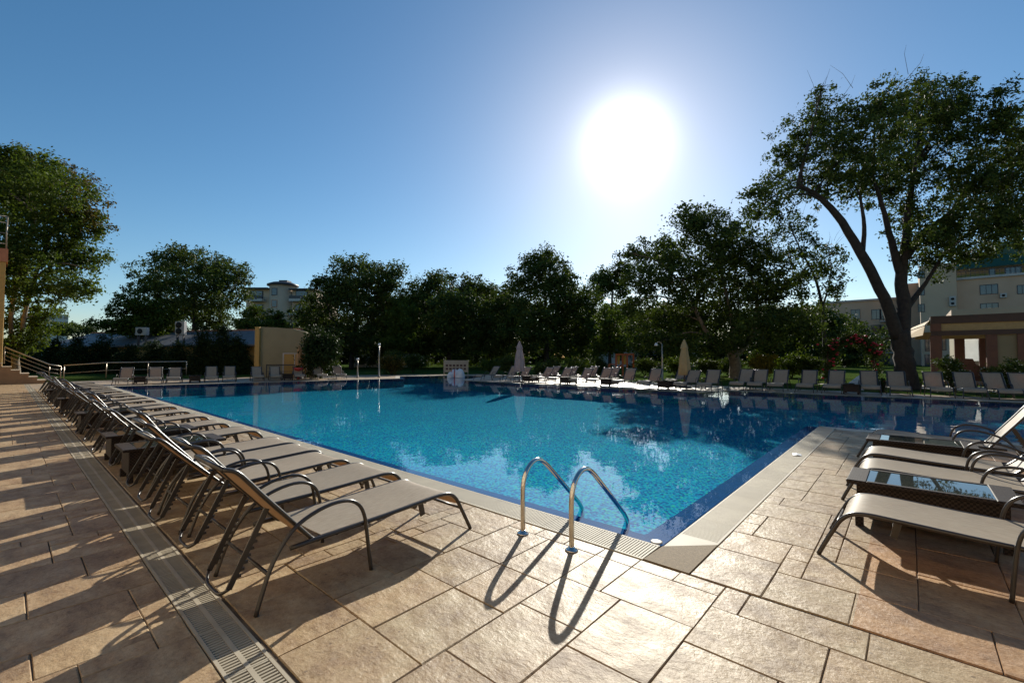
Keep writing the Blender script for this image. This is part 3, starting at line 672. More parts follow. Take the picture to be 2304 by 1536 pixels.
# ------------------------------------------------------------------ vegetation
def leaf_mesh(name, mat, cen, size, nrm_bias, rng, aspect=0.55, tone=None):
    n = len(cen)
    nv = rng.normal(size=(n, 3))+nrm_bias; nv /= np.linalg.norm(nv, axis=1)[:, None]+1e-9
    t = rng.normal(size=(n, 3)); t -= (t*nv).sum(1)[:, None]*nv; t /= np.linalg.norm(t, axis=1)[:, None]+1e-9
    bb = np.cross(nv, t); L = size*rng.uniform(.6, 1.35, n)[:, None]; Wd = L*aspect*rng.uniform(.7, 1.2, n)[:, None]
    v = np.stack([cen-t*L*.5, cen+bb*Wd*.5-t*L*.08+nv*L*.06, cen+t*L*.5-nv*L*.1, cen-bb*Wd*.5-t*L*.08+nv*L*.06], 1).reshape(-1, 3)
    me = bpy.data.meshes.new(name); me.vertices.add(4*n); me.vertices.foreach_set('co', v.ravel())
    me.loops.add(4*n); me.loops.foreach_set('vertex_index', np.arange(4*n)); me.polygons.add(n)
    me.polygons.foreach_set('loop_start', np.arange(0, 4*n, 4)); me.polygons.foreach_set('loop_total', np.full(n, 4))
    a = me.attributes.new('tone', 'FLOAT', 'POINT')
    tn = rng.random(n) if tone is None else tone
    a.data.foreach_set('value', np.repeat(tn, 4).astype(np.float32)); me.materials.append(mat); me.update(); me.validate(); return me
def clumps(rng, lobes, nleaf, csize, per=55, shell=2.4, flat=.75):
    vol = np.array([l[1][0]*l[1][1]*l[1][2] for l in lobes])**.72; vol /= vol.sum()
    P_, T_, cc = [], [], []
    for (c, r), w in zip(lobes, vol):
        k = max(2, int(nleaf*w/per)); d = rng.normal(size=(k, 3)); d /= np.linalg.norm(d, axis=1)[:, None]
        rad = rng.random(k)**(1/shell)*(1+rng.normal(size=k)*.07)
        ce = np.array(c)+d*rad[:, None]*np.array(r); cc.append(ce)
        rc = csize*rng.uniform(.5, 1.25, k); q = rng.normal(size=(k, per, 3))*np.array([.5, .5, .5*flat])
        p = ce[:, None, :]+q*rc[:, None, None]; P_.append(p.reshape(-1, 3))
        T_.append(np.clip(rng.random(k)[:, None]*.6+rng.random((k, per))*.45, 0, 1).ravel())
    return np.concatenate(P_), np.concatenate(T_), cc
def px_lobes(spec, depth, dthick=0.8, rng=None, z0=None):
    out = []
    for s in spec:
        px, py, rx, ry = s[:4]; dd = s[4] if len(s) > 4 else rng.uniform(-.5, .5)*dthick
        q = at(px, py, depth*(1+0)+dd*3.0) ; k = (depth+dd*3)/F
        out.append(((q.x, q.y, q.z), (rx*k*1.1, rx*k*1.1, ry*k*1.1)))
    return out
def tree(label, px, depth, spec, limbs, n, leaf=.2, csize=.55, mat='leaf', bark='bark', trunk_r=.3, seed=1, name='broadleaf_tree', twigs=4, dthick=1.0, shell=2.4, extra=None, group='trees around the pool', per=55, cat='tree', dead=0):
    rng = np.random.default_rng(seed); rr = random.Random(seed)
    b0 = at(px, 802, depth); e = empty(name, (b0.x, b0.y, -0.05)); tag(e, label, cat, group)
    lobes = px_lobes(spec, depth, dthick, rng)
    pts, tn, cc = clumps(rng, lobes, n, csize, per=per, shell=shell)
    off = -np.array([b0.x, b0.y, -0.05])
    keep = pts[:, 2] > 0.05; pts, tn = pts[keep], tn[keep]
    cw = np.mean([l[0] for l in lobes], axis=0); bias = pts-cw; bias /= np.linalg.norm(bias, axis=1)[:, None]+1e-6
    part('crown', leaf_mesh('crown', M[mat], pts+off, leaf, bias*.6+np.array([0, 0, .5]), rng, tone=tn), e)
    if extra:
        for i, (sp2, n2, m2) in enumerate(extra):
            p2, t2, c2 = clumps(rng, px_lobes(sp2, depth, dthick, rng), n2, csize, per=per)
            part('crown', leaf_mesh('crown', M[m2], p2+off, leaf, np.array([0, 0, .6]), rng, tone=t2), e)
    tr_ = MB(); joints = []
    for li, lb in enumerate(limbs):
        q = [at(a, b, depth+(d if True else 0))-Vector((b0.x, b0.y, -0.05)) for a, b, d, r_ in lb]; rs = [r_ for *_, r_ in lb]
        if li == 0: q[0].z = -0.1   # root end sits in the ground
        sp = spline(q, 4); rad = []
        for i in range(len(rs)-1): rad += [rs[i]+(rs[i+1]-rs[i])*j/4 for j in range(4)]
        rad.append(rs[-1]); sp = [p+Vector((rr.uniform(-1, 1), rr.uniform(-1, 1), 0))*rad[i]*.12 for i, p in enumerate(sp)]
        tr_.tube(sp, rad, 9); joints += sp[len(sp)//2:] if li == 0 else sp[1:]
    tr_.build('trunk', M[bark], e)
    bw = MB(); base = e.location
    for (c, r), ce in zip(lobes, cc):
        c = Vector(c)-base; j = min(joints, key=lambda p: (p-c).length+max(0, p.z-c.z)*1.5)
        mid = (j+c)/2+Vector((rr.uniform(-.3, .3), rr.uniform(-.3, .3), .15*(c-j).length)); r0 = max(.02, min(.1, .02*(c-j).length))
        bw.tube(spline([j, mid, c], 4), [r0-(r0-.018)*i/8 for i in range(9)], 5, False)
        for _ in range(twigs):
            t_ = Vector(ce[rr.randrange(len(ce))])-base; m2 = (c+t_)/2+Vector((rr.uniform(-.15, .15), rr.uniform(-.15, .15), rr.uniform(0, .2)))
            bw.tube(spline([c.lerp(mid, rr.random()*.5), m2, t_], 3), [.02-.0022*i for i in range(7)], 4, False)
        for _ in range(dead):
            d = Vector((rr.uniform(-1, 1), rr.uniform(-1, 1), rr.uniform(.1, 1))).normalized(); R0 = max(r)
            a0 = c+d*R0*.8; a1 = c+d*R0*1.2+Vector((0, 0, .15)); a2 = a1+(d+Vector((rr.uniform(-.6, .6), rr.uniform(-.6, .6), rr.uniform(0, .5)))).normalized()*rr.uniform(.3, .8)
            bw.tube([a0, a1, a2], [.012, .008, .004], 3, False)
    tag(bw.build('branches', M[bark], e), kind='stuff')
    return e
TR = 22.0
tree('tall spreading tree with thick forked dark trunk and wide crown, right beside the gazebo', 2042, TR,
     [(1735, 455, 62, 50), (1790, 350, 75, 75), (1850, 270, 65, 62), (1925, 335, 100, 80), (1965, 250, 80, 52), (2060, 245, 90, 68), (2150, 245, 90, 66), (2230, 290, 85, 85), (2060, 350, 100, 70), (1990, 420, 80, 45), (2180, 420, 100, 60), (2275, 400, 105, 100), (2385, 330, 110, 120), (2130, 520, 105, 52), (2245, 505, 110, 62), (2090, 590, 55, 36), (2175, 575, 50, 28), (1870, 405, 85, 58), (2040, 478, 45, 36), (2365, 490, 100, 80), (1700, 480, 32, 26), (1845, 215, 18, 20)],
     [[(2042, 872, 0, .56), (2038, 830, 0, .43), (2030, 780, 0, .4), (2022, 745, 0, .38)],
      [(2022, 760, 0, .3), (1990, 670, -.3, .24), (1948, 590, -.6, .22), (1895, 500, -.9, .17), (1845, 445, -1.1, .12), (1795, 415, -1.3, .07)],
      [(2030, 780, 0, .34), (2034, 690, .2, .29), (2028, 620, .4, .25), (2038, 550, .5, .22), (2046, 460, .6, .15), (2060, 370, .8, .08)],
      [(2028, 620, .4, .2), (2005, 540, .2, .15), (1990, 480, 0, .11), (1965, 400, -.2, .07)],
      [(2038, 580, .5, .18), (2085, 520, .8, .13), (2150, 465, 1.1, .1), (2190, 370, 1.4, .06)],
      [(1940, 575, -.6, .12), (1945, 510, -.8, .09), (1935, 440, -1, .05)],
      [(2035, 700, .2, .16), (2080, 640, .6, .1), (2130, 560, 1.0, .06)]], 100000, leaf=.15, csize=.37, seed=11, twigs=7, dthick=1.6, shell=1.9, dead=2, per=48)
tree('broad dark tree with pale forked trunk behind the cream parasol', 1655, 32.7,
     [(1560, 515, 62, 42), (1480, 575, 68, 42), (1620, 550, 85, 55), (1700, 585, 75, 50), (1440, 640, 45, 50), (1530, 630, 100, 62), (1650, 650, 105, 75), (1755, 655, 75, 62), (1480, 715, 82, 42), (1600, 725, 105, 42), (1720, 735, 95, 45), (1795, 725, 52, 52), (1540, 480, 22, 22), (1580, 775, 80, 25), (1480, 770, 60, 25), (1420, 570, 26, 26), (1590, 490, 40, 24), (1640, 520, 36, 24), (1410, 690, 26, 40)],
     [[(1655, 852, 0, .5), (1655, 825, 0, .38), (1650, 795, 0, .36)], [(1652, 800, 0, .26), (1620, 772, 0, .2), (1585, 740, 0, .15), (1550, 660, 0, .1)], [(1652, 800, 0, .26), (1685, 765, .3, .2), (1705, 700, .4, .15), (1690, 620, .5, .1)], [(1650, 795, 0, .2), (1648, 730, 0, .15), (1620, 600, 0, .08)]],
     64000, leaf=.22, csize=.6, seed=12, bark='bark_pale', twigs=4, dthick=2.4)
tree('thin sparse tree with airy leaves and bare twigs left of the great forked tree', 1858, 36,
     [(1790, 515, 45, 30), (1770, 570, 30, 22), (1850, 600, 48, 36), (1870, 655, 34, 26), (1815, 560, 28, 26), (1740, 530, 22, 18), (1865, 560, 24, 20)],
     [[(1858, 852, 0, .2), (1855, 770, 0, .15), (1850, 690, 0, .12), (1832, 620, 0, .09), (1800, 560, 0, .06), (1775, 500, 0, .04)], [(1850, 690, 0, .08), (1866, 640, 0, .05), (1870, 590, 0, .03)]],
     5600, leaf=.22, csize=.5, seed=13, twigs=5, dead=5, per=26)
tree('dark round tree behind the cream wall with bright lower right branches', 790, 58,
     [(790, 605, 40, 30), (850, 628, 52, 34), (760, 655, 52, 36), (715, 705, 42, 40), (820, 685, 75, 55), (890, 690, 45, 50), (735, 765, 55, 45), (830, 765, 85, 45), (715, 640, 16, 14), (890, 610, 20, 20)],
     [[(790, 846, 0, .35), (792, 800, 0, .28), (800, 750, 0, .22), (805, 680, 0, .15)], [(795, 770, 0, .16), (750, 720, 0, .1)], [(800, 750, 0, .16), (860, 700, 0, .1)]],
     48000, leaf=.35, csize=.9, seed=14, extra=[([(910, 715, 34, 36, -1.0), (890, 760, 40, 24, -1.0)], 4200, 'leaf_bright')], dthick=2.2)
tree('dark bushy tree left of centre behind the notice board', 1010, 60,
     [(985, 650, 42, 28), (1055, 660, 42, 30), (955, 690, 34, 36), (1030, 710, 75, 52), (990, 765, 72, 42), (1085, 765, 55, 40), (1100, 655, 12, 26), (1020, 630, 14, 12), (925, 750, 45, 60), (1110, 700, 38, 50), (945, 660, 26, 30), (985, 628, 30, 18), (1062, 638, 26, 20)],
     [[(1010, 843, 0, .35), (1010, 790, 0, .28), (1015, 720, 0, .18)], [(1010, 770, 0, .16), (960, 710, 0, .1)], [(1012, 760, 0, .16), (1060, 700, 0, .1)]],
     38000, leaf=.36, csize=.95, seed=15, dthick=2.5)
tree('tall dark tree in the centre behind the pink parasol', 1230, 58,
     [(1215, 590, 48, 26), (1180, 635, 44, 34), (1260, 640, 44, 42), (1220, 690, 82, 52), (1300, 690, 40, 44), (1175, 745, 62, 52), (1270, 750, 75, 48), (1320, 755, 36, 42), (1235, 570, 14, 14), (1150, 690, 36, 44), (1325, 690, 26, 50), (1135, 760, 40, 50), (1245, 610, 40, 30)],
     [[(1230, 845, 0, .4), (1230, 790, 0, .32), (1228, 700, 0, .2), (1222, 620, 0, .1)], [(1230, 770, 0, .18), (1180, 700, 0, .1)], [(1230, 760, 0, .18), (1285, 700, 0, .1)]],
     46000, leaf=.35, csize=.9, seed=16, dthick=2.4)
tree('distant thin-topped tree in the gap right of centre', 1375, 72,
     [(1365, 630, 34, 26), (1400, 608, 22, 22), (1350, 660, 16, 12), (1395, 650, 20, 20)], [[(1375, 835, 0, .3), (1376, 720, 0, .22), (1378, 640, 0, .12)]], 8000, leaf=.36, csize=.9, seed=17, per=36)
tree('sunlit yellow-green small tree in the gap right of the central tree', 1370, 44,
     [(1372, 725, 30, 40), (1360, 775, 30, 26), (1395, 770, 26, 30)], [[(1372, 842, 0, .2), (1372, 770, 0, .14), (1372, 720, 0, .08)]], 6500, leaf=.26, csize=.6, mat='leaf_bright', seed=18, name='small_tree')
tree('rounded dark tree rising behind the low building on the left', 440, 55,
     [(430, 590, 80, 30), (350, 622, 50, 34), (500, 618, 52, 38), (440, 655, 105, 48), (530, 650, 26, 32), (470, 715, 62, 42), (390, 700, 50, 40), (545, 600, 14, 8), (400, 565, 20, 14)],
     [[(440, 835, 0, .45), (440, 740, 0, .35), (440, 660, 0, .2)], [(440, 720, 0, .2), (370, 640, 0, .1)], [(440, 700, 0, .2), (500, 630, 0, .1)]],
     33000, leaf=.3, csize=.75, seed=19, dthick=2.4)
tree('brighter green low tree in front of the rounded dark tree', 320, 48,
     [(305, 690, 48, 32), (360, 710, 42, 32), (275, 735, 55, 14), (330, 735, 60, 20)], [[(320, 840, 0, .3), (320, 770, 0, .22), (318, 710, 0, .12)]], 15000, leaf=.27, csize=.65, mat='leaf_bright', seed=20)
tree('light green young tree before the far round-tower apartment block, left one', 572, 50, [(570, 710, 24, 24), (560, 735, 30, 20)], [[(572, 838, 0, .15), (572, 720, 0, .08)]], 4500, leaf=.25, csize=.55, mat='leaf_bright', seed=21, name='young_tree')
tree('light green young tree before the far round-tower apartment block, right one', 615, 50, [(618, 718, 18, 22), (610, 735, 32, 14)], [[(615, 838, 0, .15), (615, 725, 0, .08)]], 4000, leaf=.25, csize=.55, mat='leaf_bright', seed=22, name='young_tree')
tree('large maple-like tree with rust-tinged top and pale trunk beside the stairs on the left', 34, 30,
     [(-60, 430, 110, 90), (40, 440, 80, 60), (10, 380, 60, 50), (30, 560, 75, 60), (140, 575, 62, 40), (190, 575, 50, 24), (70, 640, 70, 55), (150, 640, 48, 26), (50, 725, 52, 42), (-40, 600, 90, 90), (110, 510, 80, 45), (215, 610, 14, 12), (110, 420, 70, 50), (170, 500, 50, 40), (60, 370, 50, 30), (25, 775, 36, 22), (75, 765, 34, 22), (100, 720, 30, 24)],
     [[(34, 858, 0, .3), (36, 820, 0, .2), (34, 790, 0, .18)], [(34, 800, 0, .13), (28, 770, 0, .12), (26, 700, 0, .12), (50, 600, 0, .14), (80, 480, 0, .1)], [(36, 815, 0, .13), (46, 775, 0, .12), (60, 690, 0, .12), (100, 560, 0, .1), (150, 460, 0, .06)]],
     66000, leaf=.2, csize=.5, seed=23, bark='bark_pale', mat='leaf_bright', extra=[([(100, 400, 75, 50), (150, 430, 70, 55), (200, 480, 40, 44), (215, 505, 30, 30), (60, 362, 40, 22)], 9000, 'leaf_rust')], twigs=4, dthick=2.0)
for i, (px, d, sp, lab) in enumerate(((178, 95, [(172, 735, 14, 8), (190, 742, 20, 8)], 'small dark treetop far away below the white hotel'), (130, 90, [(140, 742, 22, 10)], 'low dark treetop far away left of the white hotel gap'))):
    tree(lab, px, d, sp, [[(px, 820, 0, .2), (px, 745, 0, .1)]], 2500, leaf=.4, csize=.8, seed=40+i, name='distant_tree')
# background trees closing the view behind the first line
BT = [(640, 66, 785), (720, 70, 770), (880, 74, 740), (950, 78, 725), (1060, 76, 730), (1130, 76, 715), (1335, 80, 735), (1440, 70, 740), (1540, 66, 755), (1740, 66, 765), (1820, 60, 760), (1900, 72, 770)]
for i, (px, d, py) in enumerate(BT):
    rr = random.Random(i)
    sp = [(px+rr.uniform(-35, 35), py-12+rr.uniform(-28, 28), rr.uniform(42, 64), rr.uniform(32, 48)) for _ in range(5)]+[(px+rr.uniform(-20, 20), 800, 55, 32)]
    tree('dark tree in the back line of trees, %s from the left' % ORD[i], px, d, sp, [[(px, 832, 0, .3), (px+3, 790, 0, .22), (px, py, 0, .12)]], 13000, leaf=.45, csize=1.05, seed=60+i, group='back line of trees', twigs=2)
rng = np.random.default_rng(77); wp = []
for k in range(92):
    px = 520+k*16.5; q = at(px, 802, 100+rng.uniform(-6, 6)); wp.append(((q.x, q.y, rng.uniform(1.6, 3.8)), (2.8, 2.8, rng.uniform(2.6, 3.8))))
pts, tn, cc = clumps(rng, wp, 60000, 1.25, per=40); pts = pts[pts[:, 2] > 0]; wd = part('far_wood', leaf_mesh('far_wood', M['leaf_dark'], pts, .95, np.array([0, 0, .4]), rng), None)
tag(wd, 'dark mass of far woodland behind all the trees', 'woodland', kind='stuff')
# clipped and wild shrubs
def shrub(label, px, depth, w, top, n, mat='leaf', leaf=.14, seed=1, name='shrub', csize=.3, flowers=None, group='shrubs around the terrace', cone=False, per=40, base_py=None):
    rng = np.random.default_rng(seed); p = at(px, 802, depth); e = empty(name, (p.x, p.y, -0.05)); tag(e, label, 'shrub', group)
    H = top; lob = []
    if cone:
        for k in range(6): f = k/5; lob.append(((rng.normal()*.05, rng.normal()*.05, .25+f*(H-.45)), (w*(1-f*.75), w*(1-f*.75), H*.16)))
    else:
        for k in range(5): a = rng.random()*6.28; lob.append(((math.cos(a)*w*.4, math.sin(a)*w*.4, H*rng.uniform(.35, .68)), (w*.62, w*.62, H*.33)))
    pts, tn, cc = clumps(rng, lob, n, csize, per=per); k_ = pts[:, 2] > .03; pts, tn = pts[k_], tn[k_]
    part('foliage', leaf_mesh('foliage', M[mat], pts, leaf, np.array([0, 0, .5]), rng, aspect=.4 if cone else .55, tone=tn), e)
    m = MB()
    for k in range(5):
        a = k*1.256; m.tube([(0.04*math.cos(a), .04*math.sin(a), 0), (w*.2*math.cos(a), w*.2*math.sin(a), H*.3), (w*.35*math.cos(a+.3), w*.35*math.sin(a+.3), H*.6)], [.03, .02, .008], 5)
    m.build('stems', M['bark'], e)
    if flowers:
        cnt, fm, fs = flowers; m = MB(); sel = pts[rng.choice(len(pts), cnt)]
        for q in sel:
            d = Vector(q); d.x *= 1.1; d.y *= 1.1
            m.lathe([(fs*.3, -fs*.5), (fs*.9, -fs*.1), (fs, fs*.25), (fs*.55, fs*.5), (fs*.1, fs*.35)], d, 7)
        tag(m.build('blossoms', M[fm], e), kind='stuff')
    return e
HC = [(20, 44, 1.8, 3.4), (68, 44, 1.8, 3.5), (120, 43, 1.7, 3.3), (175, 42, 1.8, 3.6), (230, 43, 1.8, 3.4), (290, 42, 1.7, 2.6), (345, 42, 1.7, 2.9), (400, 41, 1.6, 2.7), (455, 40, 1.7, 4.0), (500, 39.5, 1.6, 4.4), (535, 40, 1.3, 3.3)]
for i, (px, d, w, t_) in enumerate(HC):
    shrub('dark conifer bush behind the ramp railing, %s from the left' % ORD[i], px, d, w, t_, 9000, 'leaf_dark', .2, 100+i, 'conifer_bush', .5, group='conifer bushes behind the ramp railing', cone=True)
UG = [(735, 38, 1.3, 1.8), (880, 41, 1.3, 2.2), (930, 45, 1.4, 1.9), (1105, 42, 1.3, 1.5), (1150, 39, 1.4, 1.7), (1230, 38, 1.3, 1.5), (1300, 37, 1.4, 1.6), (1345, 39, 1.2, 1.8), (1450, 37, 1.2, 1.5), (1520, 38, 1.3, 1.8), (1590, 35, 1.1, 1.6), (1640, 37, 1.3, 1.5), (1780, 34, 1.3, 1.8), (1830, 33, 1.1, 1.6)]
for i, (px, d, w, t_) in enumerate(UG):
    shrub('low green shrub in the bed under the trees, %s from the left' % ORD[i], px, d, w, t_, 3600, 'leaf' if i % 3 else 'leaf_bright', .16, 130+i, 'shrub', .35, group='shrubs in the bed under the trees')
shrub('tall dark bush overlapping the right end of the cream wall', 722, 32.2, 1.1, 3.6, 11000, 'leaf_dark', .2, 157, csize=.6, name='tall_bush')
shrub('golden-leaved shrub behind the shaded far right loungers', 1718, 28.5, .95, 1.9, 3600, 'leaf_gold', .13, 151, csize=.25)
shrub('orange-tinged bush beside the lamp post at the far end of the pool', 883, 38.5, 1.0, 1.9, 3000, 'leaf_rust', .15, 152, csize=.3)
shrub('tall white-flowering bush in front of the gazebo corner post', 2142, 20.5, .62, 1.75, 4500, 'leaf', .09, 153, csize=.2, flowers=(110, 'flower', .032))
shrub('large white-flowering bush at the right edge before the gazebo screen', 2262, 19.6, .95, 1.6, 6500, 'leaf', .09, 154, csize=.22, flowers=(150, 'flower', .03))
shrub('low hedge shrub between the great tree and the gazebo post', 2065, 24, .7, .55, 1800, 'leaf_bright', .09, 155, csize=.16)
shrub('small flowering plant with red blooms left of the great trunk', 1985, 20.5, .4, .75, 1500, 'leaf', .08, 156, csize=.16, flowers=(16, 'rose', .03))

# ------------------------------------------------------------------ rose arch
ra = empty('rose_arch', at(1912, 802, 26.5)*1.0); ra.location.z = 0; tag(ra, 'wooden garden arch overgrown with red climbing roses behind the far right loungers', 'rose arch')
A0, A1 = at(1862, 802, 26.5), at(1966, 802, 26.5); A0.z = A1.z = 0
for q in (A0, A1):
    MB().tube([q-ra.location, q-ra.location+Vector((0, 0, 2.2))], .06, 8).build('post', M['wood'], ra)
ap = [A0+Vector((0, 0, 2.1))-ra.location, (A0+A1)/2+Vector((0, 0, 2.75))-ra.location, A1+Vector((0, 0, 2.1))-ra.location]
MB().tube(spline(ap, 5), .05, 8).build('hoop', M['wood'], ra)
rng = np.random.default_rng(5); lob = []
for k in range(11):
    f = k/10; q = A0.lerp(A1, f)-ra.location; z = 1.95+.65*math.sin(f*math.pi); lob.append(((q.x, q.y, z), (.45, .45, .36)))
for k in range(5):
    for q in (A0, A1): p = q-ra.location; lob.append(((p.x, p.y, .35+k*.4), (.33, .33, .3)))
pts, tn, cc = clumps(rng, lob, 9500, .26, per=40)
part('foliage', leaf_mesh('foliage', M['leaf'], pts, .11, np.array([0, 0, .4]), rng, tone=tn*.6), ra)
rme = MB().lathe([(.03, -.06), (.075, -.01), (.08, .03), (.04, .06)], n=8).mesh('rose', M['rose'])
for _ in range(70):
    q = Vector(pts[rng.integers(len(pts))]);
    if q.z < 1.0 and rng.random() < .6: continue
    part('rose', rme, ra, q+Vector((-.25, -.2, .03)))

# ------------------------------------------------------------------ buildings
def window(parent, face, u, z, w, h, base, rz=0, mat_frame='trim', mullion=1):
    """window on a facade: local x = along, y = outward; base is the facade origin"""
    f = MB(); t = .09
    f.box(u-w/2-t, u+w/2+t, -.05, .06, z-h/2-t, z-h/2); f.box(u-w/2-t, u+w/2+t, -.05, .06, z+h/2, z+h/2+t)
    f.box(u-w/2-t, u-w/2, -.05, .055, z-h/2, z+h/2); f.box(u+w/2, u+w/2+t, -.05, .055, z-h/2, z+h/2)
    for k in range(mullion): x = u-w/2+w*(k+1)/(mullion+1); f.box(x-.035, x+.035, -.05, .045, z-h/2, z+h/2)
    o = f.build('window', M[mat_frame], parent, base, rz)
    g = MB().box(u-w/2, u+w/2, -.04, .012, z-h/2, z+h/2).build('pane', M['pane'], o)
    return o
def facade_frame(p, q):
    p, q = Vector((p.x, p.y, 0)), Vector((q.x, q.y, 0)); d = q-p; return p, d.length, math.atan2(d.y, d.x)
def block(parent, p, L, ang, depth, z0, z1, mat, name='wall'):
    m = MB().box(0, L, -depth, 0, z0, z1); return m.build(name, mat, parent, (p.x-parent.location.x, p.y-parent.location.y, 0), ang)
def loc_(parent, p): return (p.x-parent.location.x, p.y-parent.location.y, 0)
# --- right apartment block (facade faces the pool, along world Y at X~105)
XB = 105.0
def yz(px, py, X=XB): q = on_x(px, py, X); return q.y, q.z
ab = empty('apartment_block', (XB, -10, 0)); tag(ab, 'large beige apartment block with green roof and terraces behind the gazebo', 'building')
def slab_block(pxl, pxr, pyt, X, dep, mat, name='wall', z0=0):
    y1, zt = yz(pxl, pyt, X); y0, _ = yz(pxr, pyt, X)
    MB().box(0, dep, y0, y1, z0, zt).build(name, mat, ab, (X-XB, 10, 0)); return y0, y1, zt
slab_block(2152, 2420, 625, XB, 14, M['pink_b'])            # main body up to the terrace
slab_block(2152, 2420, 604, XB+4, 10, M['pink_b'], z0=17)     # set back top floor
y0, y1, zt = slab_block(2068, 2151, 598, XB-3, 15, M['beige_b'])
slab_block(2018, 2067, 640, XB+6, 12, M['pink_b'])
# terrace parapet trim and railing
y1, z1 = yz(2152, 626); y0, _ = yz(2420, 626)
MB().box(-.35, .0, y0, y1, z1-.35, z1).build('terrace_edge', M['trim'], ab, (0, 10, 0))
m = MB(); m.box(-.2, -.14, y0, y1, z1+.95, z1+1.02); m.box(-.2, -.16, y0, y1, z1+.45, z1+.49)
for k in range(24): yy = y0+(y1-y0)*k/23; m.box(-.2, -.15, yy-.03, yy+.03, z1, z1+.95)
m.build('terrace_railing', M['dark_metal'], ab, (0, 10, 0))
# green mansard roof
yA, zA = yz(2150, 607, XB+3); yB, _ = yz(2420, 607, XB+3); zB = yz(2150, 578, XB+3)[1]; zC = yz(2150, 566, XB+3)[1]; yC = yz(2262, 570, XB+3)[0]
m = MB(); m.add([(0, yB, zA), (0, yA, zA), (2.2, yA, zB), (2.2, yB, zB), (12, yB, zB), (12, yA, zB), (12, yA, zA), (12, yB, zA)], [(0, 3, 2, 1), (3, 4, 5, 2), (1, 2, 5, 6), (4, 7, 6, 5), (0, 1, 6, 7), (0, 7, 4, 3)])
m.box(3, 11, yB, yz(2246, 570, XB+3)[0], zB+.01, zC+1.2); m.build('roof', M['roof_green'], ab, (3, 10, 0))
MB().tube([(6, yz(2282, 560, XB+3)[0], zC+1.2), (6, yz(2282, 560, XB+3)[0], zC+4.4)], .1, 6).build('mast', M['dark_metal'], ab, (3, 10, 0))
def win_x(px, py, wpx, hpx, X, mull=1, fm='dark_metal'):
    q = on_x(px, py, X); w = abs(on_x(px-wpx/2, py, X).y-on_x(px+wpx/2, py, X).y); hh = abs(on_x(px, py-hpx/2, X).z-on_x(px, py+hpx/2, X).z)
    window(ab, None, 0, q.z, w, hh, (X-XB, q.y+10, 0), R(90), fm, mull)
for px, py, w_, h_, X, mu in ((2225, 651, 38, 20, XB, 2), (2226, 690, 38, 14, XB, 2), (2073, 618, 12, 14, XB-3, 0), (2073, 655, 12, 17, XB-3, 1), (2073, 693, 12, 16, XB-3, 1), (2232, 612, 12, 15, XB+4, 0), (2280, 608, 34, 14, XB+4, 2), (2090, 775, 15, 28, XB-3, 1), (2090, 812, 15, 28, XB-3, 1), (2120, 775, 15, 24, XB-3, 1), (2300, 651, 20, 18, XB, 1)):
    win_x(px, py, w_, h_, X, mu)
# air conditioners on the block
def ac(name_parent, X, px, py, wpx, hpx, label, two=True):
    q = on_x(px, py, X); w = abs(on_x(px-wpx/2, py, X).y-on_x(px+wpx/2, py, X).y); hh = abs(on_x(px, py-hpx/2, X).z-on_x(px, py+hpx/2, X).z)
    e = empty('air_conditioner', (X, q.y, q.z)); tag(e, label, 'air conditioner', 'outdoor air conditioner units')
    MB().bbox(-.5, 0, -w/2, w/2, -hh/2, hh/2, .03).build('housing', M['trim'], e)
    rot = Matrix.Rotation(R(-90), 3, 'Y')
    for k in (0, 1) if two else (0,):
        m = MB().lathe([(min(w, hh)*.27, 0), (min(w, hh)*.27, .03), (.05, .035)], n=16)
        o = m.build('fan', M['dark'], e, (-.505, 0, (hh*.23 if k == 0 else -hh*.23) if two else 0)); o.rotation_euler = (0, R(-90), 0)
    return e
ac(ab, XB-3, 2143, 678, 15, 22, 'white double-fan air conditioner on the beige apartment block wall')
ac(ab, XB, 2257, 665, 15, 10, 'white air conditioner beside the window on the rosy apartment wall', False)
# left wing of the block, farther away
XW = 118.0
aw = empty('apartment_wing', (XW, 8, 0)); tag(aw, 'lower beige apartment wing with balconies seen left of the great trunk', 'building')
y1, zt = yz(1840, 684, XW); y0, _ = yz(2068, 684, XW); MB().box(0, 12, y0, y1, 0, zt).build('wall', M['beige_b'], aw, (0, -8, 0))
MB().box(-.4, 12.3, y0-.3, y1+.3, zt, zt+.35).build('roof', M['trim'], aw, (0, -8, 0))
for px in (1925, 1972, 1990):
    for py in (707, 742, 777, 812):
        q = on_x(px, py, XW); window(aw, None, 0, q.z, 1.4, 1.9, (0, q.y-8, 0), R(90), 'dark_metal', 1)
for py in (722, 757, 792, 826):
    ya, za = yz(1980, py, XW); yb, _ = yz(2012, py, XW)
    o = MB().box(-1.3, 0, yb, ya, za-.25, za).build('balcony', M['trim'], aw, (0, -8, 0))
    m = MB(); m.box(-1.28, -1.2, yb, ya, za+.9, za+.97)
    for k in range(9): yy = yb+(ya-yb)*k/8; m.box(-1.27, -1.22, yy-.03, yy+.03, za, za+.9)
    m.build('railing', M['dark_metal'], o)
# lower rounded pavilion parapet in front of the block
XP = 60.0
pv = empty('flat_roof_annex', (XP, -6, 0)); tag(pv, 'low beige annex with flat parapet between gazebo roof and apartment block', 'building')
ya, za = yz(2140, 697, XP); yb, _ = yz(2420, 690, XP)
MB().box(0, 10, yb, ya, za-1.2, za).build('parapet', M['beige_b'], pv, (0, 6, 0))
MB().box(.3, 10, yb, ya-.3, 0, za-1.3).build('wall', M['stucco'], pv, (0, 6, 0))
for k in range(5):
    yy = ya-1.5-k*3.4; o = MB().box(-.02, .32, yy-1.0, yy+1.0, .1, 2.5).build('window', M['trim'], pv, (.02, 6, 0)); MB().box(-.04, .0, yy-.9, yy+.9, .2, 2.4).build('pane', M['pane'], o)
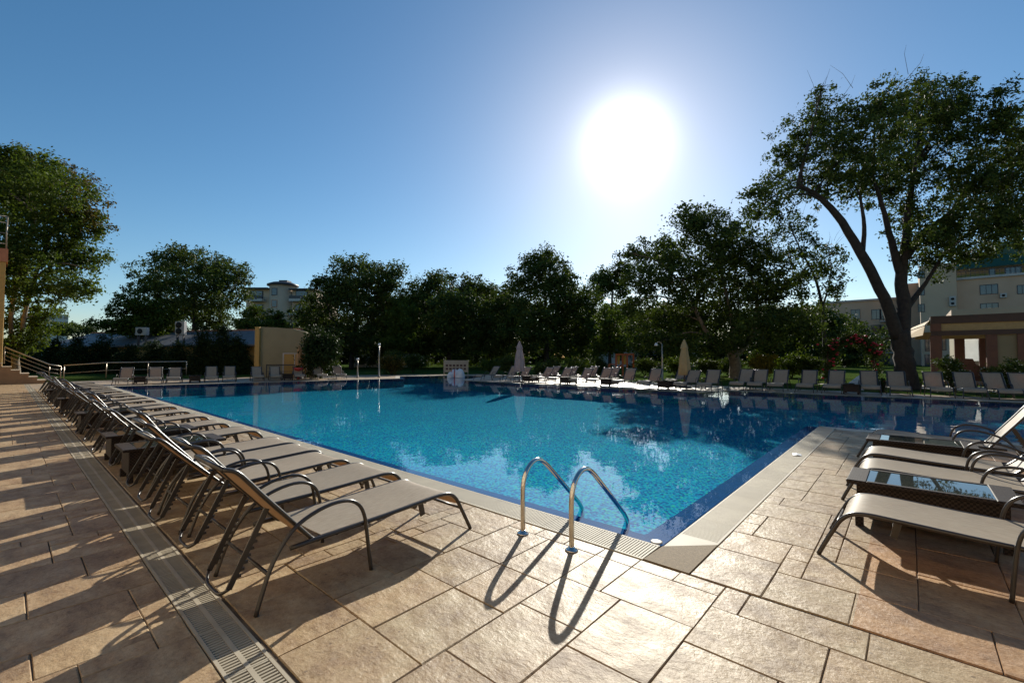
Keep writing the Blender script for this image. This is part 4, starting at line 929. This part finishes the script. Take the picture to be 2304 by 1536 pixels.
# --- far left-centre block with round tower
tb = empty('tower_apartment_block', at(620, 802, 97)); tb.location.z = 0; tag(tb, 'grey-beige apartment block with rounded central tower far behind the left trees', 'building')
rz_t = YAW-R(90)
def tl(px, py): q = at(px, py, 97); v = q-at(620, 802, 97); c_, s_ = math.cos(-rz_t), math.sin(-rz_t); return v.x*c_-v.y*s_, q.z
def tbx(pxl, pxr, pyt, d0, d1, mat, name='wall', z0=0, pyb=None):
    xa, zt = tl(pxl, pyt); xb, _ = tl(pxr, pyt); z0 = tl(pxl, pyb)[1] if pyb else z0
    return MB().box(xa, xb, d0, d1, z0, zt).build(name, mat, tb, (0, 0, 0), rz_t)
tbx(545, 598, 649, 1.5, 14, M['beige_b']); tbx(650, 705, 651, 1.5, 14, M['beige_b'])
tbx(541, 600, 646, .2, 14.5, M['dark_metal'], 'roof', pyb=648.9); tbx(648, 708, 648, .2, 14.5, M['dark_metal'], 'roof', pyb=650.9)
xc = tl(622, 700)[0]; zt = tl(622, 640)[1]
MB().lathe([(2.7, 0), (2.7, zt)], (xc, 2.6, 0), 40).build('tower', M['beige_b'], tb, (0, 0, 0), rz_t)
MB().lathe([(3.2, zt+.01), (3.2, zt+.35), (2.2, zt+.75), (.2, zt+.8)], (xc, 2.6, 0), 40).build('tower_roof', M['dark_metal'], tb, (0, 0, 0), rz_t)
MB().box(-.6, 1.2, 2, 4, zt+.7, zt+1.3).build('roof_hatch', M['dark_metal'], tb, (0, 0, 0), rz_t)
for py, mt in ((656, 'dark_metal'), (683, 'terracotta'), (712, 'trim')):
    x_, z_ = tl(618, py); o = MB().box(x_-.62, x_+.62, -.14, .1, z_-.8, z_+.8).build('window', M[mt], tb, (0, 0, 0), rz_t); MB().box(x_-.5, x_+.5, -.16, .0, z_-.68, z_+.68).build('pane', M['pane'], o)
for px in (570, 672):
    for py in (662, 693, 724):
        x_, z_ = tl(px, py); o = MB().box(x_-1.3, x_+1.3, 1.35, 1.7, z_-1.0, z_+1.0).build('window', M['dark_metal'], tb, (0, 0, 0), rz_t); MB().box(x_-1.15, x_+1.15, 1.3, 1.5, z_-.95, z_+.9).build('pane', M['pane'], o)
        o = MB().box(x_-2.0, x_+2.0, -.3, 1.49, z_-1.5, z_-.95).build('balcony', M['trim'], tb, (0, 0, 0), rz_t); MB().box(x_-1.95, x_+1.95, -.25, -.2, z_-.94, z_-.3).build('railing', M['dark_metal'], o)
# --- white hotel far left
wh = empty('white_hotel', at(110, 802, 170)); wh.location.z = 0; tag(wh, 'white slab hotel with dark window bands and roof letters far away on the left', 'building')
o0 = at(110, 802, 170)
AZ0 = math.atan((110-CX)/F); RG = 170/math.cos(AZ0); rz_w = rz_t-AZ0
def wl(px, py): return RG*math.tan(math.atan((px-CX)/F)-AZ0), at(px, py, 170).z
xa, zt = wl(60, 706); xb = wl(151, 706)[0]
MB().box(xa, xb, 0, 14, 0, zt).build('wall', M['white_b'], wh, (0, 0, 0), rz_w)
for k, py in enumerate((713, 726, 739, 752)):
    za, zb = wl(0, py-3.2)[1], wl(0, py+3.2)[1]
    for j in range(7):
        x0 = xa+(xb-xa)*(j/7)+.25; x1 = xa+(xb-xa)*((j+1)/7)-.2
        MB().box(x0, x1, -.08, .1, zb, za).build('window', M['pane'], wh, (0, 0, 0), rz_w)
for px in (113, 119.5, 126, 133):
    x_, z_ = wl(px, 698); m = MB().box(x_-.32, x_-.1, -.1, .1, zt, z_+.9); m.box(x_+.12, x_+.4, -.1, .1, z_-.5, z_+.9); m.box(x_-.1, x_+.12, -.1, .1, z_-.1, z_+.3); m.build('roof_letter', M['dark_metal'], wh, (0, 0, 0), rz_w)
# --- pale villa seen under the trees
vl = empty('pale_villa', at(1010, 802, 66)); vl.location.z = 0; tag(vl, 'pale villa glimpsed below the tree crowns left of centre', 'building')
o1 = at(1010, 802, 66)
def vx(px, py): q = at(px, py, 66); v = q-o1; return v.x*math.cos(-rz_t)-v.y*math.sin(-rz_t), q.z
xa, zt = vx(800, 796); xb = vx(930, 796)[0]; MB().box(xa, xb, 0, 8, 0, zt).build('wall', M['white_b'], vl, (0, 0, 0), rz_t)
for k in range(5):
    x_ = xa+(xb-xa)*(k+.5)/5; o = MB().box(x_-.6, x_+.6, -.06, .1, .3, 1.5).build('window', M['trim'], vl, (0, 0, 0), rz_t); MB().box(x_-.5, x_+.5, -.09, .0, .4, 1.4).build('pane', M['pane'], o)
    MB().box(x_-1.0, x_-.8, -.3, -.1, 0, zt).build('column', M['white_b'], vl, (0, 0, 0), rz_t)
# villa on the right behind the parasol
v2 = empty('grey_villa', at(1470, 802, 70)); v2.location.z = 0; tag(v2, 'grey house partly hidden behind the cream parasol and trees', 'building')
MB().box(-7, 7, 0, 8, 0, 3.2).build('wall', M['white_b'], v2, (0, 0, 0), rz_t)
MB().box(-7.4, 7.4, -.4, 8.4, 3.2, 3.6).build('roof', M['roof_grey'], v2, (0, 0, 0), rz_t)
for k in range(4): o = MB().box(-6+k*3.6, -4.8+k*3.6, -.08, .1, .8, 2.4).build('window', M['trim'], v2, (0, 0, 0), rz_t); MB().box(-5.9+k*3.6, -4.9+k*3.6, -.1, .0, .9, 2.3).build('pane', M['pane'], o)

# --- low building with grey roof, cream end wall
WA, WB = at(576, 802, 33.2), at(713, 802, 33.6); WA.z = WB.z = 0
lb = empty('cream_end_wall', (WA.x, WA.y, 0)); tag(lb, 'plain cream wall with sloping top behind the ochre parasol', 'wall')
aw_ = math.atan2(WB.y-WA.y, WB.x-WA.x); LW = (WB-WA).length
m = MB(); prof = [(0, 0), (LW, 0), (LW, 2.5), (LW*.97, 2.85), (LW*.9, 3.15), (LW*.8, 3.4), (LW*.6, 3.62), (LW*.3, 3.72), (0, 3.76)]
k = len(prof); m.add([(x, 0, z) for x, z in prof]+[(x, .35, z) for x, z in prof], [tuple(range(k)), tuple(range(k, 2*k))[::-1]]+[(i, k+i, k+(i+1) % k, (i+1) % k) for i in range(k)])
m.build('wall', M['stucco'], lb, (0, 0, 0), aw_)
MB().box(0, .32, -.25, 0, 0, 3.74).build('pilaster', M['ochre'], lb, (0, 0, 0), aw_)
m = MB().box(LW*.44, LW*.84, -.06, .0, 1.75, 1.82); m.box(LW*.44, LW*.46, -.06, 0, 0, 1.75); m.box(LW*.63, LW*.645, -.06, 0, 0, 1.75); m.box(LW*.83, LW*.84, -.06, 0, 0, 1.75)
m.build('panel_frame', M['trim'], lb, (0, 0, 0), aw_)
for x0, x1 in ((.46, .63), (.645, .83)): MB().box(LW*x0, LW*x1, -.03, 0, .02, 1.74).build('panel', M['ochre'], lb, (0, 0, 0), aw_)
BA, BB = at(95, 802, 47), at(585, 802, 40); BA.z = BB.z = 0
lw = empty('low_building', (BA.x, BA.y, 0)); tag(lw, 'long low ochre building with shallow grey roof behind the conifer bushes', 'building')
ab_ = math.atan2(BB.y-BA.y, BB.x-BA.x); LB = (BB-BA).length
MB().box(0, LB, .6, 9, 0, 2.7).build('wall', M['ochre'], lw, (0, 0, 0), ab_)
m = MB(); m.add([(-.4, 0, 2.65), (LB+.3, 0, 2.65), (LB+.3, 4.8, 4.25), (-.4, 4.8, 4.25), (-.4, 9.4, 2.65), (LB+.3, 9.4, 2.65), (-.4, 0, 2.5), (LB+.3, 0, 2.5), (LB+.3, 9.4, 2.5), (-.4, 9.4, 2.5)],
              [(0, 1, 2, 3), (3, 2, 5, 4), (6, 7, 1, 0), (0, 3, 4, 9, 6), (1, 7, 8, 5, 2), (4, 5, 8, 9), (6, 9, 8, 7)])
ro = m.build('roof', M['roof_grey'], lw, (0, 0, 0), ab_)
MB().box(-.45, LB+.35, 4.65, 4.95, 4.2, 4.36).build('ridge_cap', M['terracotta'], ro)
def ac2(px, py, depth, w, hh, label, two):
    q = at(px, py, depth); e = empty('air_conditioner', (q.x, q.y, q.z-hh/2), rz_t); tag(e, label, 'air conditioner', 'outdoor air conditioner units')
    MB().bbox(-w/2, w/2, 0, .35, 0, hh, .02).build('housing', M['trim'], e)
    for k in ((.73, .27) if two else (.5,)):
        o = MB().lathe([(min(w, hh)*.34, 0), (min(w, hh)*.34, .02), (.03, .025)], n=18).build('fan', M['dark'], e, (-w*.1, -.002, hh*k)); o.rotation_euler.x = R(90)
    for s in (-.35, .35): MB().box(w*s-.03, w*s+.03, .05, .3, -1.0, .0).build('leg', M['dark_metal'], e)
ac2(317, 745, 43.0, 1.05, .75, 'white single-fan air conditioner on the low grey roof', False)
ac2(404, 738, 42.0, .85, 1.25, 'tall white double-fan air conditioner on the low grey roof', True)

# ------------------------------------------------------------------ stairs, tower corner, railings on the far left
hb = empty('hotel_corner', (0, 38.0, 0)); tag(hb, 'ochre corner of a tall building with terracotta band at the left picture edge', 'building')
q = on_y(14, 560, 38.2)
MB().box(-6, q.x, 0.2, 9, 0, q.z-.75).build('wall', M['ochre'], hb)
MB().box(-6.1, q.x+.08, 0.12, 9, q.z-.74, q.z).build('band', M['terracotta'], hb)
m = MB(); zr = on_y(14, 487, 38.2).z
m.tube([(-6, .25, zr), (q.x, .25, zr), (q.x, 8, zr)], .05, 6)
for z in np.linspace(q.z+.3, zr-.35, 3): m.tube([(-6, .25, z), (q.x, .25, z), (q.x, 8, z)], .03, 5)
for x in np.linspace(q.x-4, q.x, 9): m.tube([(x, .25, q.z), (x, .25, zr)], .035, 5)
m.build('balcony_railing', M['rail'], hb)
hw = empty('unseen_bounce_wing', (-9, 0, 0)); tag(hw, 'unseen cream wing added left of the terrace to bounce warm light', 'building')  # out-of-view wing, added so its sunlit wall fills the shadows warmly
MB().box(-12, 0, -45, 37, 0, 13).build('wall', M['cream_wall'], hw); MB().box(-12.2, .25, -45.2, 37, 13, 13.6).build('cornice', M['terracotta'], hw)
for fl in range(4):
    for k in range(20):
        y = -43+k*4; o = MB().box(-.05, .05, y-.75, y+.75, 1.0+fl*3.1, 2.7+fl*3.1).build('window', M['trim'], hw); MB().box(.051, .06, y-.65, y+.65, 1.1+fl*3.1, 2.6+fl*3.1).build('pane', M['pane'], o)
sr = empty('stone_stairs', (1.5, 37.7, 0)); tag(sr, 'brown stone side stairs with pale treads at the far end of the left row', 'stairs')
e0 = Vector((1.62, 37.75, 0)); sang = math.pi; SL = 3.0
for k in range(6):
    x0 = k*.345; x1 = x0+.345 if k < 5 else SL+3; z = .2*(k+1)
    o = MB().box(x0, x1, -1.6, 0, -.04, z-.04).build('step', M['stone_step'], sr, (e0.x-1.5, e0.y-37.7, 0), sang)
    MB().box(x0-.03, x1, -1.63, .03, z-.0395, z).build('tread', M['tread'], o)
def railing(name, pts, zs, hh, label, mat='rail', rows=3, posts=None, cat='railing'):
    p0 = pts[0]; e = empty(name, (p0.x, p0.y, 0)); tag(e, label, cat, 'metal railings on the far left')
    P_ = [Vector((p.x-p0.x, p.y-p0.y, z)) for p, z in zip(pts, zs)]
    MB().tube([p+Vector((0, 0, hh)) for p in P_], .035, 8).build('top_rail', M[mat], e)
    for k in range(1, rows): MB().tube([p+Vector((0, 0, hh*k/rows)) for p in P_], .018, 6).build('mid_rail', M[mat], e)
    for a, c in zip(P_[:-1], P_[1:]):
        L = (c-a).length; kk = max(1, int(L/1.5))
        for j in range(kk+1):
            q = a.lerp(c, j/kk); MB().tube([q, q+Vector((0, 0, hh))], .03, 6).build('post', M[mat], e)
    return e
railing('stair_railing', [on_y(10, 802, 39.2), on_y(112, 802, 39.2), on_y(138, 802, 39.2)], [1.15, .12, 0], .95, 'sloping brown metal handrail along the stone stairs', rows=4)
railing('ramp_railing', [at(145, 802, 28), at(240, 802, 29.5), at(420, 802, 32)], [0, .15, .2], 1.0, 'grey metal ramp railing behind the far left loungers', rows=2)
railing('terrace_railing', [at(600, 802, 33), at(668, 802, 32.6)], [0, 0], .95, 'short dark handrail in front of the cream wall', 'dark_metal', rows=2)

# ------------------------------------------------------------------ gazebo
gz = empty('gazebo', (36, -1, 0)); tag(gz, 'wooden gazebo with red-brown posts and cream canvas fascia on the far right', 'gazebo')
def gb_(x0, x1, y0, y1, z0, z1, mat, name): return MB().box(x0, x1, y0, y1, z0, z1).build(name, M[mat], gz)
def gy(px): return on_x(px, 802, 36).y+1
def gzz(px, py): return on_x(px, py, 36).z
yl = gy(2096); yr = gy(2420)
zt, z1_, z2_, z3_ = gzz(2200, 712), gzz(2200, 725), gzz(2200, 742), gzz(2200, 753)
gb_(-.1, .25, yr, yl, z1_, zt, 'dark_wood', 'top_beam'); gb_(.02, .2, yr, yl-.45, z2_, z1_-.005, 'canvas', 'fascia'); gb_(-.06, .22, yr, yl, z3_, z2_-.005, 'dark_wood', 'lower_beam')
gb_(-.12, .3, yl-.44, yl+.02, z2_, z1_-.003, 'wood', 'beam_end')
for px, w_ in ((2107, .5), (2233, .42), (2304, .42)): y_ = gy(px); gb_(0, .42, y_-w_/2, y_+w_/2, 0, z3_-.004, 'wood', 'post')
for px, X in ((2160, 7), (2216, 7.2)): y_ = on_x(px, 802, 36+X).y+1; gb_(X, X+.4, y_-.25, y_+.25, 0, z3_-.01, 'wood', 'post')
gb_(7.0, 7.3, on_x(2420, 802, 43).y+1, on_x(2060, 802, 43).y+1, z3_, z3_+.5, 'canvas', 'rear_fascia')
gb_(-.02, 8, yr, yl, zt+.003, zt+.12, 'dark_wood', 'roof')
# side awning
m = MB(); sx, sy = 8.0, on_x(2056, 802, 44).y+1
m.add([(.26, yl+.03, zt-.1), (sx, sy, zt-.1), (sx, sy+.35, z1_-.05), (.26, yl+.25, z1_-.05)], [(0, 1, 2, 3)])
m.add([(.26, yl+.25, z1_-.1), (sx, sy+.35, z1_-.1), (sx, sy+.6, z3_+.05), (.26, yl+.35, z3_+.05)], [(0, 1, 2, 3)])
o = m.build('side_awning', M['canvas'], gz); o.modifiers.new('s', 'SOLIDIFY').thickness = .03
y_ = gy(2268); gb_(.12, .16, gy(2292), gy(2244), .7, z3_-.02, 'stucco', 'screen')
gb_(-.1, 8, yr, yl+.2, -.045, .12, 'stone_step', 'floor')
ya, yb = on_x(2166, 802, 43.6).y+1, on_x(2226, 802, 43.6).y+1
gb_(7.62, 7.65, yb, ya, on_x(2190, 812, 43.6).z, z3_-.02, 'blind', 'blind')
# brown furniture piece inside the gazebo
bf = empty('brown_counter', (38, -2, .12)); tag(bf, 'dark reddish-brown bulky furniture piece with stepped top inside the gazebo', 'furniture')
ya, yb = on_x(2158, 802, 38).y+2, on_x(2220, 802, 38).y+2; zz = lambda py: on_x(2190, py, 38).z-.12
m = MB(); pr = [(ya, 0), (ya, zz(806)), (ya+(yb-ya)*.5, zz(807)), (ya+(yb-ya)*.62, zz(820)), (ya+(yb-ya)*.9, zz(826)), (yb, zz(845)), (yb, 0)]
k = len(pr); m.add([(0, y, z) for y, z in pr]+[(1.2, y, z) for y, z in pr], [tuple(range(k))[::-1], tuple(range(k, 2*k))]+[(i, (i+1) % k, k+(i+1) % k, k+i) for i in range(k)])
m.build('body', M['wood'], bf); MB().box(-.03, 1.25, yb, ya, zz(850), zz(848)).build('shelf', M['dark_wood'], bf)
# paved path by the gazebo and white ramp board
pm = MB(); pm.add([(27.6, -9, -.046), (33.5, -9, -.046), (34.5, 2.4, -.046), (31.5, 4.2, -.046)], [(0, 1, 2, 3)]); tag(pm.build('path', M['path']), kind='structure')
wb = empty('white_slide_board', at(1925, 802, 20.6)); wb.location.z = 0; tag(wb, 'pale wedge-shaped board standing behind the shaded loungers', 'board')
m = MB(); pr = [(-.45, 0), (.35, 0), (.35, .72), (.25, .74), (-.45, .25)]
k = len(pr); m.add([(x, 0, z) for x, z in pr]+[(x, .05, z) for x, z in pr], [tuple(range(k)), tuple(range(k, 2*k))[::-1]]+[(i, k+i, k+(i+1) % k, (i+1) % k) for i in range(k)])
m.build('panel', M['white'], wb, (0, 0, 0), rz_t); MB().box(.3, .36, .051, .4, 0, .6).build('stay', M['white'], wb, (0, 0, 0), rz_t)

# ------------------------------------------------------------------ lamps, poles, board, slide, playground
def lamp(px, depth, h, label, arm=0):
    p = at(px, 802, depth); e = empty('lamp_post', (p.x, p.y, 0), rz_t); tag(e, label, 'lamp post', 'lamp posts around the pool')
    MB().lathe([(.11, 0), (.11, .06), (.06, .1), (.05, h*.6), (.042, h)], n=10).build('pole', M['rail'], e)
    if arm:
        MB().tube(spline([(0, 0, h-.02), (-arm*.5, 0, h+.12), (-arm, 0, h+.02)], 4), .025, 6).build('arm', M['rail'], e)
        MB().lathe([(.03, .1), (.1, .0), (.11, -.06), (.02, -.08)], (-arm, 0, h-.04), 12).build('lamp_head', M['white'], e)
    else: MB().lathe([(.05, 0), (.1, .04), (.1, .14), (.04, .2)], (0, 0, h), 12).build('lamp_head', M['white'], e)
lamp(853, 33.5, 2.35, 'slim grey lamp post at the far end of the pool beside the orange-tinged bush')
lamp(805, 33.0, 1.25, 'short white-topped post at the far left corner of the pool')
lamp(1490, 26.5, 2.3, 'slim lamp post with short arm left of the cream parasol', .35)
nb = empty('notice_board', at(1026, 802, 37.5)); nb.location.z = 0; tag(nb, 'cream notice board with rows of dark pictograms beyond the pool', 'board')
MB().box(-.97, .97, 0, .06, .25, 1.18).build('panel', M['board'], nb, (0, 0, 0), rz_t)
m = MB().box(-1.03, -.971, -.02, .08, 0, 1.24); m.box(.971, 1.03, -.02, .08, 0, 1.24); m.box(-.97, .97, -.02, .08, 1.181, 1.24); m.build('frame', M['board'], nb, (0, 0, 0), rz_t)
for r_ in range(2):
    for k in range(6): MB().bbox(-.86+k*.3, -.66+k*.3, -.012, .0, .72-r_*.28, .9-r_*.28, .004).build('pictogram', M['picto'], nb, (0, 0, 0), rz_t)
def slide_mat():
    m, n, out = new_mat('striped_inflatable'); p = principled(n, out, .4)
    tc = n.nodes.new('ShaderNodeTexCoord'); w = n.nodes.new('ShaderNodeTexWave'); w.inputs['Scale'].default_value = 1.3; w.bands_direction = 'X'; lk(n, tc.outputs['Object'], w.inputs['Vector'])
    r = ramp(n, w.outputs[0], [(0, (.7, .69, .68)), (.72, (.5, .06, .05))]); r.color_ramp.interpolation = 'CONSTANT'; lk(n, r.outputs[0], p.inputs['Base Color']); return m
M['inflatable'] = slide_mat()
sl = empty('pool_slide', at(1026, 802, 33.3)); sl.location.z = 0; tag(sl, 'small white and red striped domed pool slide in front of the notice board', 'slide')
def dome(cx, rx, rz_h, y):
    m = MB(); v = []; N = 18; D = 5
    for j in range(D+1):
        for i in range(N+1): a = math.pi*i/N; s_ = math.sin(math.pi*(j+.6)/(D+1.2))**.5; v.append((cx-math.cos(a)*rx*s_, y+(j-D/2)*.14, math.sin(a)*rz_h*s_))
    f = [(j*(N+1)+i, j*(N+1)+i+1, (j+1)*(N+1)+i+1, (j+1)*(N+1)+i) for j in range(D) for i in range(N)]
    f += [tuple(range(N+1))[::-1], tuple(D*(N+1)+i for i in range(N+1))]
    m.add(v, f, True); return m
dome(.3, .36, .66, 0).build('dome', M['white'], sl, (0, 0, 0), rz_t); dome(-.15, .4, .62, .4).build('dome', M['inflatable'], sl, (0, 0, 0), rz_t); dome(-.42, .25, .42, .1).build('dome', M['white'], sl, (0, 0, 0), rz_t)
pg = empty('play_frame', at(1398, 802, 37)); pg.location.z = 0; tag(pg, 'orange and yellow playground climbing frame behind the second row loungers', 'playground')
def pgx(px): return (px-1398)/F*37
for px in (1386, 1401, 1411, 1425): MB().box(pgx(px)-.06, pgx(px)+.06, -.06, .06, 0, 1.65).build('post', M['orange'], pg, (0, 0, 0), rz_t)
MB().box(pgx(1385), pgx(1427), -.05, .05, 1.66, 1.8).build('top_bar', M['orange'], pg, (0, 0, 0), rz_t)
for px, mm in ((1392, 'yellow'), (1406, 'yellow')): MB().box(pgx(px)-.1, pgx(px)+.1, .02, .05, .9, 1.6).build('panel', M[mm], pg, (0, 0, 0), rz_t)
m = MB(); m.beam((pgx(1364), -.1, 0), (pgx(1370), -.1, .95), .07); m.beam((pgx(1376), -.1, 0), (pgx(1370), -.1, .95), .07); m.beam((pgx(1370), -.1, .95), (pgx(1386), -.1, .9), .07); m.build('swing_leg', M['orange'], pg, (0, 0, 0), rz_t)
m = MB(); m.beam((pgx(1376), -.3, .15), (pgx(1401), -.1, .95), .5, .05); m.build('slide_chute', M['orange'], pg, (0, 0, 0), rz_t)
fp = empty('flower_bowl', at(672, 802, 31)); fp.location.z = 0; tag(fp, 'red flower bowl on a stand below the ochre parasol', 'planter')
MB().lathe([(.12, 0), (.05, .1), (.05, .55), (.25, .62), (.32, .8), (.29, .8), (.2, .7)], n=16).build('bowl', M['red'], fp)
rng = np.random.default_rng(8); part('foliage', leaf_mesh('foliage', M['leaf'], rng.normal(size=(160, 3))*np.array([.12, .12, .05])+np.array([0, 0, .84]), .1, np.array([0, 0, .5]), rng), fp)
